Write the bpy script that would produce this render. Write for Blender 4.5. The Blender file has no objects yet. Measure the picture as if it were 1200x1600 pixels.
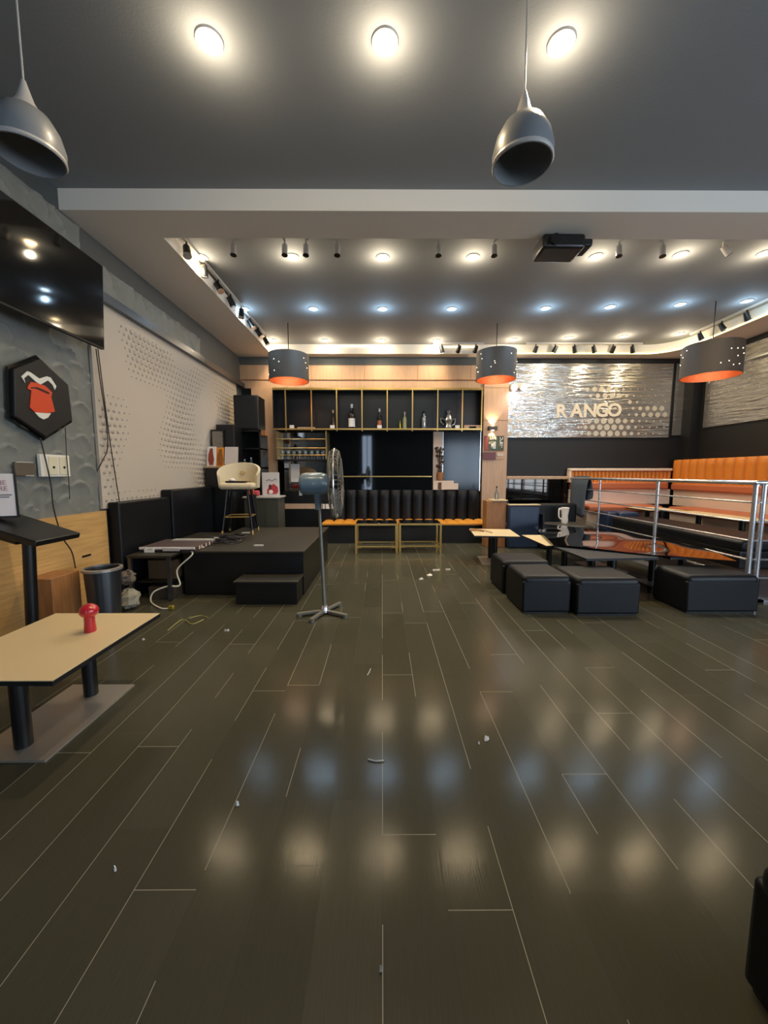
import bpy, math, random
from mathutils import Vector, Matrix
random.seed(7)
S = bpy.context.scene
COL = S.collection
PI = math.pi

# ------------------------------------------------------------------ camera, world, exposure
PITCH, YAW = math.atan(60/600), math.atan(3/600)
cd = bpy.data.cameras.new('camera'); cam = bpy.data.objects.new('camera', cd); COL.objects.link(cam)
cd.sensor_fit = 'VERTICAL'; cd.sensor_height = 36.0; cd.lens = 36.0*600/1600
cd.clip_start = 0.05; cd.clip_end = 60
cam.location = (0, 0, 1.5); cam.rotation_euler = (PI/2-PITCH, 0, -YAW)
S.camera = cam
w = bpy.data.worlds.new('world'); S.world = w; w.use_nodes = True
w.node_tree.nodes['Background'].inputs[0].default_value = (0.55, 0.6, 0.7, 1)
w.node_tree.nodes['Background'].inputs[1].default_value = 0.02
S.view_settings.view_transform = 'Standard'; S.view_settings.look = 'None'
S.view_settings.gamma = 1; S.view_settings.exposure = 0.22
try: S.view_settings.use_curve_mapping = False
except Exception: pass
S.cycles.use_denoising = True
S.cycles.max_bounces = 8; S.cycles.sample_clamp_indirect = 6.0
WARM_W, BLUE_W, FLOOD_W, GLOW = 76.0, 46.0, 4.0, .10

# ------------------------------------------------------------------ measuring helper: where the ray of a photo point meets a plane of the room
_f = Vector((math.sin(YAW)*math.cos(PITCH), math.cos(YAW)*math.cos(PITCH), -math.sin(PITCH)))
_r = Vector((math.cos(YAW), -math.sin(YAW), 0)); _u = _r.cross(_f)
def on(u, v, axis, val):
    d = _f*600+_r*(u-600)+_u*(800-v); i = 'XYZ'.index(axis)
    c = Vector((0, 0, 1.5)); return c+d*((val-c[i])/d[i])

# ------------------------------------------------------------------ materials
def lin(h):
    h = h.lstrip('#'); o = []
    for i in (0, 2, 4):
        c = int(h[i:i+2], 16)/255; o.append(c/12.92 if c <= .04045 else ((c+.055)/1.055)**2.4)
    return (*o, 1)
MATS = {}
def mat(name, col, rough=.5, metal=0., spec=.5, emit=0., bump=0., scale=20., var=0., stretch=(1, 1, 1), alpha=1., trans=0., coat=0., ior=1.5):
    if name in MATS: return MATS[name]
    m = bpy.data.materials.new(name); m.use_nodes = True; nt = m.node_tree; N = nt.nodes; L = nt.links
    b = N['Principled BSDF']; c = lin(col) if isinstance(col, str) else (*col, 1)
    b.inputs['Base Color'].default_value = c; b.inputs['Roughness'].default_value = rough
    b.inputs['Metallic'].default_value = metal; b.inputs['Specular IOR Level'].default_value = spec
    b.inputs['Transmission Weight'].default_value = trans; b.inputs['Coat Weight'].default_value = coat; b.inputs['IOR'].default_value = ior
    if emit: b.inputs['Emission Color'].default_value = c; b.inputs['Emission Strength'].default_value = emit
    if bump or var:
        g = N.new('ShaderNodeNewGeometry'); mp = N.new('ShaderNodeMapping'); mp.inputs['Scale'].default_value = stretch
        n = N.new('ShaderNodeTexNoise'); n.inputs['Scale'].default_value = scale; n.inputs['Detail'].default_value = 4
        L.new(g.outputs['Position'], mp.inputs[0]); L.new(mp.outputs[0], n.inputs['Vector'])
        if bump:
            bp = N.new('ShaderNodeBump'); bp.inputs['Strength'].default_value = bump; bp.inputs['Distance'].default_value = .01
            L.new(n.outputs['Fac'], bp.inputs['Height']); L.new(bp.outputs[0], b.inputs['Normal'])
        if var:
            r = N.new('ShaderNodeValToRGB'); e = r.color_ramp.elements
            e[0].position = .3; e[1].position = .7
            e[0].color = tuple(min(1, x*(1-var)) for x in c[:3])+(1,); e[1].color = tuple(min(1, x*(1+var)) for x in c[:3])+(1,)
            L.new(n.outputs['Fac'], r.inputs[0]); L.new(r.outputs[0], b.inputs['Base Color'])
    MATS[name] = m; return m
M = {}
M['ceil'] = mat('ceiling_paint', '#86888a', .8, bump=.15, scale=60)
M['soffit'] = mat('soffit_paint', '#e3dbcf', .7)
M['wall_dark'] = mat('dark_grey_wall', '#4c4f4f', .6, bump=.2, scale=30)
M['scale'] = mat('scale_panel_grey', '#747773', .5, var=.12, scale=6)
M['wood'] = mat('light_oak_board', '#c49a5f', .45, var=.16, scale=3, stretch=(6, 1, 14), bump=.05)
M['wallwood'] = mat('pale_wood_cladding', '#b8977b', .5, var=.08, scale=2.5, stretch=(12, 4, 1))
M['wood_dk'] = mat('brown_wood', '#96653a', .5, var=.2, scale=4, stretch=(8, 8, 1))
M['black'] = mat('black_laminate', '#111112', .35, bump=.03, scale=80)
M['blackmat'] = mat('matte_black', '#0e0e0f', .55)
M['leather'] = mat('black_leather', '#0d0f13', .45, spec=.3, bump=.12, scale=90)
M['navy'] = mat('navy_leather', '#20304a', .45, bump=.1, scale=90)
M['stage'] = mat('stage_top', '#262219', .5, bump=.08, scale=40, var=.15)
M['gold'] = mat('polished_brass', '#d9b56c', .28, .75)
M['chrome'] = mat('chrome', '#dcdce0', .2, .8)
M['steel'] = mat('brushed_steel_plate', '#a8a197', .35, .55, bump=.06, scale=40)
M['cream'] = mat('cream_tabletop', '#d2bd95', .42)
M['white'] = mat('white_plastic', '#e2ded4', .4)
M['paper'] = mat('white_paper', '#e6dfd8', .7)
M['red'] = mat('red_gloss', '#b8222c', .22, coat=.5)
M['mirror'] = mat('dark_mirror_glass', '#0b0c0e', .04, 0., .5, coat=.2)
M['clearmirror'] = mat('tinted_mirror', '#8d877f', .03, 1.)
M['mustard'] = mat('mustard_leather', '#c8862c', .42, bump=.1, scale=60)
M['orange'] = mat('orange_leather', '#cf7a2a', .42, bump=.1, scale=50)
M['terra'] = mat('terracotta_leather', '#b0623e', .45, bump=.1, scale=50)
M['creampanel'] = mat('cream_panel', '#d9c2ae', .5)
M['perf'] = mat('perforated_panel', '#bdb2a4', .5, bump=.03, scale=50)
M['shade_print'] = mat('stud_shadow_and_print', '#6f675f', .6)  # tone for shadows painted under the wall studs, also used for print
M['screen'] = mat('tv_screen', '#050608', .06, 0, .6)
M['fanblue'] = mat('fan_enamel', '#5d7384', .3, coat=.3)
M['wire'] = mat('fan_wire', '#77766f', .4, .5)
M['beige'] = mat('beige_upholstery', '#c9bb9e', .7, bump=.1, scale=120)
M['cable'] = mat('black_cable', '#18100f', .5)
M['whitecable'] = mat('white_cable', '#d8d2c0', .45)
M['bin'] = mat('dark_steel_bin', '#5e6064', .3, .85)
M['copper'] = mat('copper_lining', '#a2542f', .4, .35, bump=.7, scale=60)
M['shade'] = mat('dark_drum_shade', '#4a423c', .6, bump=.2, scale=60)
M['smoke'] = mat('smoked_pendant', '#7b7e81', .38, coat=.2)
M['palegrey'] = mat('pale_grey_cap', '#b6b1ab', .35)
M['dot'] = mat('frosted_dot', '#b7b0a3', .6)
M['floor0'] = mat('dark_plank', '#454337', .16, bump=.035, scale=18, stretch=(9, .4, 1), var=.05, spec=.1)
M['floor1'] = mat('dark_plank_worn', '#48463a', .18, bump=.035, scale=18, stretch=(9, .4, 1), var=.05, spec=.1)
M['floor2'] = mat('dark_plank_deep', '#434135', .15, bump=.035, scale=18, stretch=(9, .4, 1), var=.05, spec=.1)
M['dust'] = mat('seam_dust', '#968f81', .8)
M['seam'] = mat('seam_dark', '#262421', .7)
M['deck'] = mat('raised_floor', '#3a2a24', .45, var=.1, scale=10)
M['green'] = mat('dark_green_cabinet', '#3e4038', .4)
M['glass'] = mat('clear_glass', '#e8efee', .03, 0, .5, trans=.9)
M['jacket'] = mat('slate_cloth', '#4a5563', .85, bump=.4, scale=30)
M['sheet'] = mat('glossy_black_sheet', '#0c0c0e', .04, 0, .8, coat=.8)
M['case'] = mat('case_fabric', '#4a3a3a', .6, var=.2, scale=60)
M['matteblue'] = mat('black_tabletop', '#1d222b', .45)
def glow(name, col, e): return mat(name, col, .5, emit=e)
M['warm'] = glow('warm_lens', (1, .78, .45), 45); M['cool'] = glow('cool_lens', (.62, .82, 1), 40)
M['floodlens'] = glow('flood_lens', (1, .88, .9), 9); M['led'] = glow('led_strip', (.95, .85, .35), 3.0)
M['ledwhite'] = glow('led_strip_warm', (1, .9, .66), 2.5); M['sconceglow'] = glow('sconce_bulb', (1, .82, .55), 12)
M['day'] = glow('daylight', (.62, .78, 1), 5.0); M['dim'] = glow('fill_window_glow', (.72, .85, 1), 6.5)
def metal_film():
    m = bpy.data.materials.new('wavy_mirror_film'); m.use_nodes = True; N = m.node_tree.nodes; L = m.node_tree.links
    b = N['Principled BSDF']; b.inputs['Base Color'].default_value = lin('#b9b4ad'); b.inputs['Metallic'].default_value = .82
    b.inputs['Roughness'].default_value = .21
    g = N.new('ShaderNodeNewGeometry'); mp = N.new('ShaderNodeMapping'); mp.inputs['Scale'].default_value = (.7, .7, 6)
    n = N.new('ShaderNodeTexNoise'); n.inputs['Scale'].default_value = 2.4; n.inputs['Detail'].default_value = 3
    bp = N.new('ShaderNodeBump'); bp.inputs['Strength'].default_value = .55; bp.inputs['Distance'].default_value = .06
    L.new(g.outputs['Position'], mp.inputs[0]); L.new(mp.outputs[0], n.inputs['Vector']); L.new(n.outputs['Fac'], bp.inputs['Height']); L.new(bp.outputs[0], b.inputs['Normal'])
    return m
M['film'] = metal_film()

# ------------------------------------------------------------------ mesh helpers
class MB:
    def __init__(s): s.v = []; s.f = []; s.m = []
    def _add(s, vs, fs, m=0):
        o = len(s.v); s.v += [Vector(x) for x in vs]; s.f += [[i+o for i in f] for f in fs]; s.m += [m]*len(fs); return s
    def box(s, x0, x1, y0, y1, z0, z1, m=0):
        return s._add([(x, y, z) for x in (x0, x1) for y in (y0, y1) for z in (z0, z1)],
            [(0, 1, 3, 2), (4, 6, 7, 5), (0, 4, 5, 1), (2, 3, 7, 6), (0, 2, 6, 4), (1, 5, 7, 3)], m)
    def obox(s, c, sx, sy, sz, R=None, m=0):
        R = R or Matrix.Identity(3); c = Vector(c)
        vs = [c+R@Vector((x*sx/2, y*sy/2, z*sz/2)) for x in (-1, 1) for y in (-1, 1) for z in (-1, 1)]
        return s._add(vs, [(0, 1, 3, 2), (4, 6, 7, 5), (0, 4, 5, 1), (2, 3, 7, 6), (0, 2, 6, 4), (1, 5, 7, 3)], m)
    def cyl(s, p0, p1, r0, r1=None, n=16, m=0, caps=True):
        p0, p1 = Vector(p0), Vector(p1); r1 = r0 if r1 is None else r1; q = (p1-p0).to_track_quat('Z', 'Y')
        vs = []
        for p, r in ((p0, r0), (p1, r1)): vs += [p+q@Vector((r*math.cos(a*2*PI/n), r*math.sin(a*2*PI/n), 0)) for a in range(n)]
        fs = [(i, (i+1) % n, n+(i+1) % n, n+i) for i in range(n)]
        if caps: fs += [tuple(range(n-1, -1, -1)), tuple(range(n, 2*n))]
        return s._add(vs, fs, m)
    def tube(s, pts, r, n=8, m=0, closed=False):
        pts = [Vector(p) for p in pts]; k = len(pts); vs = []; prev = None
        for i, p in enumerate(pts):
            a = pts[(i-1) % k] if (closed or i) else p; b = pts[(i+1) % k] if (closed or i < k-1) else p
            t = (b-a).normalized(); ref = prev if prev else (Vector((0, 0, 1)) if abs(t.z) < .9 else Vector((1, 0, 0)))
            x = (ref-t*ref.dot(t)).normalized(); prev = x; y = t.cross(x)
            vs += [p+x*r*math.cos(j*2*PI/n)+y*r*math.sin(j*2*PI/n) for j in range(n)]
        fs = []
        for i in range(k if closed else k-1):
            o, q = i*n, ((i+1) % k)*n
            fs += [(o+j, o+(j+1) % n, q+(j+1) % n, q+j) for j in range(n)]
        if not closed: fs += [tuple(range(n-1, -1, -1)), tuple(range((k-1)*n, k*n))]
        return s._add(vs, fs, m)
    def lathe(s, prof, c=(0, 0, 0), n=24, m=0, axis=None, caps=True):
        c = Vector(c); q = Vector(axis).to_track_quat('Z', 'Y') if axis else None; vs = []
        for r, z in prof:
            for j in range(n):
                p = Vector((r*math.cos(j*2*PI/n), r*math.sin(j*2*PI/n), z)); vs.append(c+(q@p if q else p))
        fs = [(i*n+j, i*n+(j+1) % n, (i+1)*n+(j+1) % n, (i+1)*n+j) for i in range(len(prof)-1) for j in range(n)]
        if caps and prof[0][0] > 1e-4: fs.append(tuple(range(n-1, -1, -1)))
        if caps and prof[-1][0] > 1e-4: fs.append(tuple((len(prof)-1)*n+j for j in range(n)))
        return s._add(vs, fs, m)
    def prism(s, poly, z0, z1, m=0, f=lambda x, y, z: (x, y, z)):
        n = len(poly); vs = [f(x, y, z0) for x, y in poly]+[f(x, y, z1) for x, y in poly]
        return s._add(vs, [tuple(range(n-1, -1, -1)), tuple(range(n, 2*n))]+[(i, (i+1) % n, n+(i+1) % n, n+i) for i in range(n)], m)
    def grid(s, fn, nu, nv, m=0):
        vs = [fn(i/nu, j/nv) for i in range(nu+1) for j in range(nv+1)]
        return s._add(vs, [(i*(nv+1)+j, (i+1)*(nv+1)+j, (i+1)*(nv+1)+j+1, i*(nv+1)+j+1) for i in range(nu) for j in range(nv)], m)
    def ball(s, c, rx, ry=None, rz=None, n=16, k=10, m=0):
        ry = ry or rx; rz = rz or rx; c = Vector(c); vs = []
        for i in range(k+1):
            t = PI*i/k
            vs += [c+Vector((rx*math.sin(t)*math.cos(j*2*PI/n), ry*math.sin(t)*math.sin(j*2*PI/n), -rz*math.cos(t))) for j in range(n)]
        return s._add(vs, [(i*n+j, i*n+(j+1) % n, (i+1)*n+(j+1) % n, (i+1)*n+j) for i in range(k) for j in range(n)], m)
    def mesh(s, name, mats, off=Vector((0, 0, 0)), smooth=35):
        me = bpy.data.meshes.new(name); me.from_pydata([v-off for v in s.v], [], s.f); me.validate()
        for x in (mats if isinstance(mats, (list, tuple)) else [mats]): me.materials.append(x)
        if len(me.polygons) == len(s.m):
            for p, i in zip(me.polygons, s.m): p.material_index = i
        import bmesh
        bm = bmesh.new(); bm.from_mesh(me); bmesh.ops.remove_doubles(bm, verts=bm.verts, dist=1e-5); bmesh.ops.recalc_face_normals(bm, faces=bm.faces); bm.to_mesh(me); bm.free()
        if smooth:
            for p in me.polygons: p.use_smooth = True
            me.set_sharp_from_angle(angle=math.radians(smooth))
        return me
    def part(s, name, mats, parent, bevel=0., local=False, label=None, smooth=35, kind=None):
        """a part of parent; shapes are in room metres unless local"""
        off = Vector((0, 0, 0))
        if not local:
            p = parent
            while p: off += p.location; p = p.parent
        o = bpy.data.objects.new(name, s.mesh(name, mats, off, smooth)); COL.objects.link(o); o.parent = parent
        if bevel: bev(o, bevel)
        if label: o['label'] = label
        if kind: o['kind'] = kind
        return o
    def thing(s, name, mats, label, cat, group=None, bevel=0., smooth=35, kind=None):
        xs = [v.x for v in s.v]; ys = [v.y for v in s.v]; zs = [v.z for v in s.v]
        base = Vector(((min(xs)+max(xs))/2, (min(ys)+max(ys))/2, min(zs)))
        o = bpy.data.objects.new(name, s.mesh(name, mats, base, smooth)); o.location = base; COL.objects.link(o)
        tag(o, label, cat, group)
        if kind: o['kind'] = kind
        if bevel: bev(o, bevel)
        return o
    def struct(s, name, mats, smooth=35):
        o = bpy.data.objects.new(name, s.mesh(name, mats, Vector((0, 0, 0)), smooth)); COL.objects.link(o); o['kind'] = 'structure'; return o
def bev(o, w, seg=3):
    b = o.modifiers.new('Bevel', 'BEVEL'); b.width = w; b.segments = seg; b.limit_method = 'ANGLE'
def tag(o, label, cat, group=None):
    o['label'] = label; o['category'] = cat
    if group: o['group'] = group
def empty(name, loc, label, cat, group=None, rz=0):
    o = bpy.data.objects.new(name, None); COL.objects.link(o); o.location = loc; o.rotation_euler = (0, 0, rz); o.empty_display_size = .1
    tag(o, label, cat, group); return o
def dup(root, loc, rz, label):
    r = root.copy(); COL.objects.link(r); r.location = loc; r.rotation_euler = (0, 0, rz); r['label'] = label
    for ch in list(root.children):
        c = ch.copy(); COL.objects.link(c); c.parent = r
        for g in ch.children:
            d = g.copy(); COL.objects.link(d); d.parent = c
    return r
def text_mb(body, size, fn, depth=.004, align='CENTER', m=0, mb=None, bold=0.):
    """lettering: fn(x, y, z) maps the text's own plane (z out of it) to the room"""
    cu = bpy.data.curves.new('lettering', 'FONT'); cu.body = body; cu.size = size; cu.align_x = align; cu.align_y = 'CENTER'; cu.extrude = depth/2; cu.resolution_u = 3; cu.offset = bold
    o = bpy.data.objects.new('lettering', cu); COL.objects.link(o)
    dg = bpy.context.evaluated_depsgraph_get(); me = bpy.data.meshes.new_from_object(o.evaluated_get(dg))
    mb = mb or MB(); mb._add([fn(*v.co) for v in me.vertices], [tuple(p.vertices) for p in me.polygons], m)
    bpy.data.objects.remove(o); bpy.data.curves.remove(cu); bpy.data.meshes.remove(me); return mb
def smooth_path(pts, k=8):
    P = [Vector(p) for p in pts]; out = []
    for i in range(len(P)-1):
        p0, p1, p2, p3 = P[max(i-1, 0)], P[i], P[i+1], P[min(i+2, len(P)-1)]
        for j in range(k):
            t = j/k; out.append(.5*((2*p1)+(p2-p0)*t+(2*p0-5*p1+4*p2-p3)*t*t+(3*p1-p0-3*p2+p3)*t**3))
    return out+[P[-1]]
ORD = ['first', 'second', 'third', 'fourth', 'fifth', 'sixth', 'seventh', 'eighth', 'ninth', 'tenth', 'eleventh', 'twelfth']

# ------------------------------------------------------------------ room shell
XL, XR, YB, YF, ZC, ZS = -3.2, 7.1, 9.0, -5.0, 4.3, 4.1
PW, PL, G = .225, 1.28, .0026
fb = MB()
ends = {0: 1.46, -4: 1.25, 4: 1.78, 6: 2.27}
c0, c1 = int(math.floor(XL/PW)), int(math.ceil(XR/PW))
for c in range(c0, c1):
    x0, x1 = max(XL, c*PW), min(XR, (c+1)*PW)
    off = ends.get(c, random.uniform(0, PL)) % PL
    n0 = int(math.floor((YF-off)/PL))
    lit = random.random() < .75
    for k in range(n0, int(math.ceil((YB-off)/PL))):
        y0, y1 = max(YF, off+k*PL), min(YB, off+(k+1)*PL)
        if y1 <= y0+.01: continue
        q = lambda a, b, d, e, m: fb._add([(a, d, 0), (b, d, 0), (b, e, 0), (a, e, 0)], [(0, 1, 2, 3)], m)
        q(x0+G, x1, y0+G, y1, random.choice((0, 0, 1, 2)))
        step = 4; seglen = (y1-y0)/step
        for j in range(step):
            r = random.random(); q(x0, x0+G, y0+j*seglen, y0+(j+1)*seglen, 3 if (r < .8 if lit else r < .2) else 4)
        q(x0+G, x1, y0, y0+G, 3 if random.random() < .3 or c in ends else 4)
fb.box(XL, XR, YF, YB, -.1, -.012, 4)
fb.struct('floor', [M['floor0'], M['floor1'], M['floor2'], M['dust'], M['seam']], smooth=0)
MB().box(4.47, XR, 4.42, YB, 0.0, .3).struct('floor', M['deck'])
MB().box(XL-.15, XR+.15, YF, YB+.15, ZC, ZC+.1).struct('ceiling', M['ceil'])
sb = MB(); sb.box(XL, XR, 4.1, 4.55, ZS, ZC)
# ring of dropped ceiling round the recess, its back right corner rounded
inner = [(-2.42, 4.55), (-2.42, 8.68)]+[(5.75+.6*math.sin(a), 8.08+.6*math.cos(a)) for a in [i*PI/2/10 for i in range(11)]]+[(6.35, 4.55)]
outer = [(XL, 4.55), (XL, YB)]+[(5.75, YB)]+[(5.75+(XR-5.75)*min(1, i/4.5), YB) if i < 5 else (XR, YB-(YB-8.08)*(i-5)/5.) for i in range(1, 11)]+[(XR, 4.55)]
for i in range(len(inner)-1):
    a, b, c, d = inner[i], inner[i+1], outer[i+1], outer[i]
    sb._add([(*a, ZS), (*b, ZS), (*c, ZS), (*d, ZS)], [(0, 1, 2, 3)]); sb._add([(*a, ZS), (*b, ZS), (*b, ZC), (*a, ZC)], [(0, 1, 2, 3)])
sb.struct('trim_1', M['soffit'], smooth=20)
MB().box(XL-.15, XL, YF, YB, 0, ZC).struct('wall_left', M['wall_dark'])
wi = MB().box(XR+.07, XR+.1, -4.4, 1.4, .7, 3.4).struct('fill_window_1', M['dim'])  # unseen glowing window, added for soft daylight in the room
for y in (-4.4, -2.96, -1.52, -.08, 1.34): MB().box(XR+.01, XR+.07, y, y+.06, .7, 3.4).part('fill_window_frame', M['black'], wi)
wi = MB().box(3.6, 6.5, YF-.1, YF-.07, .8, 3.3).struct('fill_window_2', M['dim'])  # second unseen window, added as ambient fill from behind the camera
for x in (3.6, 5.02, 6.44): MB().box(x, x+.06, YF-.07, YF-.01, .8, 3.3).part('fill_window_frame', M['black'], wi)
wr = MB(); wr.box(XR, XR+.15, 1.4, YB, 0, ZC); wr.box(XR, XR+.15, YF, -4.4, 0, ZC); wr.box(XR, XR+.15, -4.4, 1.4, 0, .7); wr.box(XR, XR+.15, -4.4, 1.4, 3.4, ZC); wr.struct('wall_right', M['blackmat'])
wb = MB(); wb.box(XL-.15, XR+.15, YB, YB+.15, 0, ZC); wb.struct('wall_back', M['blackmat'])
wf = MB(); wf.box(XL-.15, -1.15, YF-.15, YF, 0, ZC); wf.box(-.62, 3.6, YF-.15, YF, 0, ZC); wf.box(6.5, XR+.15, YF-.15, YF, 0, ZC); wf.box(3.6, 6.5, YF-.15, YF, 0, .8); wf.box(3.6, 6.5, YF-.15, YF, 3.3, ZC); wf.box(-1.15, -.62, YF-.15, YF, 3.7, ZC); wf.struct('wall_front', M['wall_dark'])
dd = MB().box(-1.15, -.62, YF-.12, YF-.08, 0, 3.7).struct('door_1', M['day'])
MB().box(-.9, -.86, YF-.08, YF-.03, 0, 3.7).part('door_bar', M['black'], dd)
# pale wood cladding on the back wall (three bands and two piers)
wc = MB(); wc.box(XL, 2.86, 8.93, YB, 3.42, 3.93); wc.box(-2.95, -2.42, 8.9, YB, 0, 3.42); wc.box(2.30, 2.86, 8.86, YB, 0, 3.93)
wc.box(XL, 2.86, 8.92, 8.96, 3.93, 4.1, 1); wc.box(XL, 2.86, 8.915, 8.93, 3.60, 3.615, 2)
for x in (-1.6, -.4, .8, 2.0): wc.box(x, x+.008, 8.926, 8.93, 3.62, 3.93, 2)
wc.box(2.3, 2.86, 8.856, 8.86, 2.7, 2.708, 2); wc.box(2.3, 2.86, 8.856, 8.86, 3.42, 3.428, 2)
wc.struct('trim_2', [M['wallwood'], M['wall_dark'], M['wood_dk']])

# grey scale pattern cladding on the left wall, real relief
def scales(y0, y1, z0, z1, st=.016):
    cs = []; row = 0; z = z0-.3
    while z < z1+.3:
        y = y0-.3+(row % 2)*.12
        while y < y1+.3:
            cs.append((y+random.uniform(-.05, .05), z+random.uniform(-.04, .04), random.uniform(.10, .17))); y += .24
        z += .17; row += 1
    random.shuffle(cs)
    def h(y, z):
        for cy, cz, r in cs:
            dy, dz = y-cy, z-cz; d = math.hypot(dy, dz)
            if d < r: return .003+.03*max(0, (dy*.55+dz*.83)/r+.15)*min(1, (d/r)**2)*min(1, (r-d)/.012)
        return .003
    nu, nv = int((y1-y0)/st), int((z1-z0)/st)
    return MB().grid(lambda a, b: (XL+.005+h(y0+a*(y1-y0), z0+b*(z1-z0)), y0+a*(y1-y0), z0+b*(z1-z0)), nu, nv)
scales(1.6, 4.33, 1.08, 4.08).struct('trim_3', M['scale'], smooth=60)
scales(4.33, 7.0, 3.5, 3.85, .016).struct('trim_4', M['scale'], smooth=60)
MB().box(XL, XL+.05, 1.5, 4.38, 0, 1.08).struct('trim_5', M['wood'])
rr = MB(); rr.box(XL, XL+.1, 4.33, 8.95, 3.42, 3.46); rr.box(XL+.07, XL+.1, 4.33, 8.95, 3.46, 3.52); rr.struct('trim_6', M['bin'])

# ------------------------------------------------------------------ ceiling lights
def add_light(parent, kind, loc, energy, col, size=.05, spot=150, blend=1., rot=(0, 0, 0)):
    l = bpy.data.lights.new('lamp_light', kind); l.energy = energy; l.color = col; l.shadow_soft_size = size
    if kind == 'SPOT': l.spot_size = math.radians(spot); l.spot_blend = blend
    o = bpy.data.objects.new('lamp_light', l); COL.objects.link(o); o.parent = parent; o.location = loc; o.rotation_euler = rot; return o
proto = {}
def downlight(x, y, warm, label, group):
    k = 'warm' if warm else 'cool'
    if k not in proto:
        t = empty('ceiling_downlight', (x, y, ZC), label, 'ceiling light', group)
        MB().lathe([(.055, -.001), (.055, -.012), (.085, -.012), (.09, -.001)], n=24).part('rim', M['palegrey'], t, local=True)
        MB().lathe([(0.0, -.008), (.055, -.008)], n=20).part('lens', M[k], t, local=True, label='glowing %s lens' % ('warm white' if warm else 'cool blue white'))
        add_light(t, 'SPOT', (0, 0, -.03), WARM_W if warm else BLUE_W, (1, .77, .46) if warm else (.5, .76, 1))
        add_light(t, 'POINT', (0, 0, -.16), (WARM_W if warm else BLUE_W)*GLOW, (1, .84, .6) if warm else (.5, .76, 1), .04)  # extra point light added below the lens to brighten the ceiling around it
        proto[k] = t; return t
    return dup(proto[k], (x, y, ZC), 0, label)
r1 = [-1.12, .02, 1.17]; n1 = ['left one', 'middle one', 'right one']
for x, n in zip(r1, n1): downlight(x, 2.79, True, 'warm ceiling downlight in the nearest row of three before the beam, %s' % n, 'warm ceiling downlights')
r2 = [(-2.35, 5.30), (-1.16, 5.29), (.01, 5.29), (1.18, 5.28), (2.77, 5.26), (3.83, 5.21), (4.88, 5.17)]
for i, (x, y) in enumerate(r2): downlight(x, y, True, 'warm downlight in the recess row just behind the beam, %s from the left' % ORD[i], 'warm ceiling downlights')
r3 = [(-2.30, 8.42), (-1.20, 8.42), (-.01, 8.42), (1.15, 8.42), (2.76, 8.35), (3.86, 8.23), (4.94, 8.15), (5.98, 8.0)]
for i, (x, y) in enumerate(r3): downlight(x, y, True, 'warm downlight in the farthest row towards the back wall, %s from the left' % ORD[i], 'warm ceiling downlights')
rb = [(-2.35, 6.87), (-1.17, 6.86), (.01, 6.86), (1.19, 6.85), (2.78, 6.82), (3.84, 6.76), (4.95, 6.66), (5.94, 6.53)]
for i, (x, y) in enumerate(rb): downlight(x, y, False, 'cool blue white downlight in the middle row of the recess, %s from the left' % ORD[i], 'cool ceiling downlights')

# track lights along the recess
def track(name_label, p0, p1, heads, aim, group='track lights of the recess'):
    p0, p1 = Vector(p0), Vector(p1); t = empty('track_light', (p0+p1)/2, name_label, 'track light', group)
    d = (p1-p0).normalized(); s = Vector((-d.y, d.x, 0))*.02
    m = MB(); m._add([p0+s, p0-s, p1-s, p1+s]+[q+Vector((0, 0, -.035)) for q in (p0+s, p0-s, p1-s, p1+s)], [(0, 1, 2, 3), (4, 7, 6, 5), (0, 4, 5, 1), (1, 5, 6, 2), (2, 6, 7, 3), (3, 7, 4, 0)]); m.part('rail', M['palegrey'], t)
    for i in range(heads):
        p = p0.lerp(p1, (i+.5)/heads); a = Vector(aim)+Vector((random.uniform(-.4, .4), random.uniform(-.4, .4), 0)); a.normalize()
        h = MB(); h.cyl(p+Vector((0, 0, -.03)), p+Vector((0, 0, -.1)), .012, n=8); c = p+Vector((0, 0, -.13)); h.cyl(c-a*.06, c+a*.08, .04, .048, n=14); h.cyl(c+a*.08, c+a*.085, .05, n=14, m=1)
        h.part('spot_head', [M['black'], M['chrome']], t)
track('track light along the left edge of the recess with silver lit rail', (-2.55+.2, 4.7, ZC), (-2.35, 8.3, ZC), 8, (.3, 0, -1))
track('short track light with dark heads above the wooden back bar', (1.1, 8.55, ZC), (2.2, 8.55, ZC), 3, (0, .5, -1))
track('track light with pale heads above the word on the mirrored wall', (3.1, 8.55, ZC), (5.6, 8.55, ZC), 6, (0, .6, -1))
track('track light with dark heads along the right edge of the recess', (6.2, 8.0, ZC), (6.2, 5.6, ZC), 5, (.6, 0, -1))
cans = [(365, 'far left'), (445, 'second from left'), (478, 'third from left'), (527, 'fourth from left'), (685, 'fifth from left'), (772, 'beside the projector on its left'), (967, 'right of the projector'), (1035, 'second right of the projector'), (1130, 'far right, tilted')]
for u, n in cans:
    p = on(u, 388, 'Y', 4.95); m = MB(); a = Vector((0, -.1, -1)) if u < 1100 else Vector((.8, 0, -1)); a.normalize()
    m.cyl((p.x, p.y, ZC), (p.x, p.y, ZC-.05), .012, n=8); c = Vector((p.x, p.y, ZC-.05)); m.cyl(c, c+a*.12, .034, n=16); m.cyl(c+a*.12, c+a*.126, .038, n=16, m=1)
    m.thing('spotlight_can', [M['chrome'] if u < 1100 else M['palegrey'], M['black']], 'small spotlight can hanging just behind the ceiling beam, %s' % n, 'spotlight', 'spotlight cans behind the beam')

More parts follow.
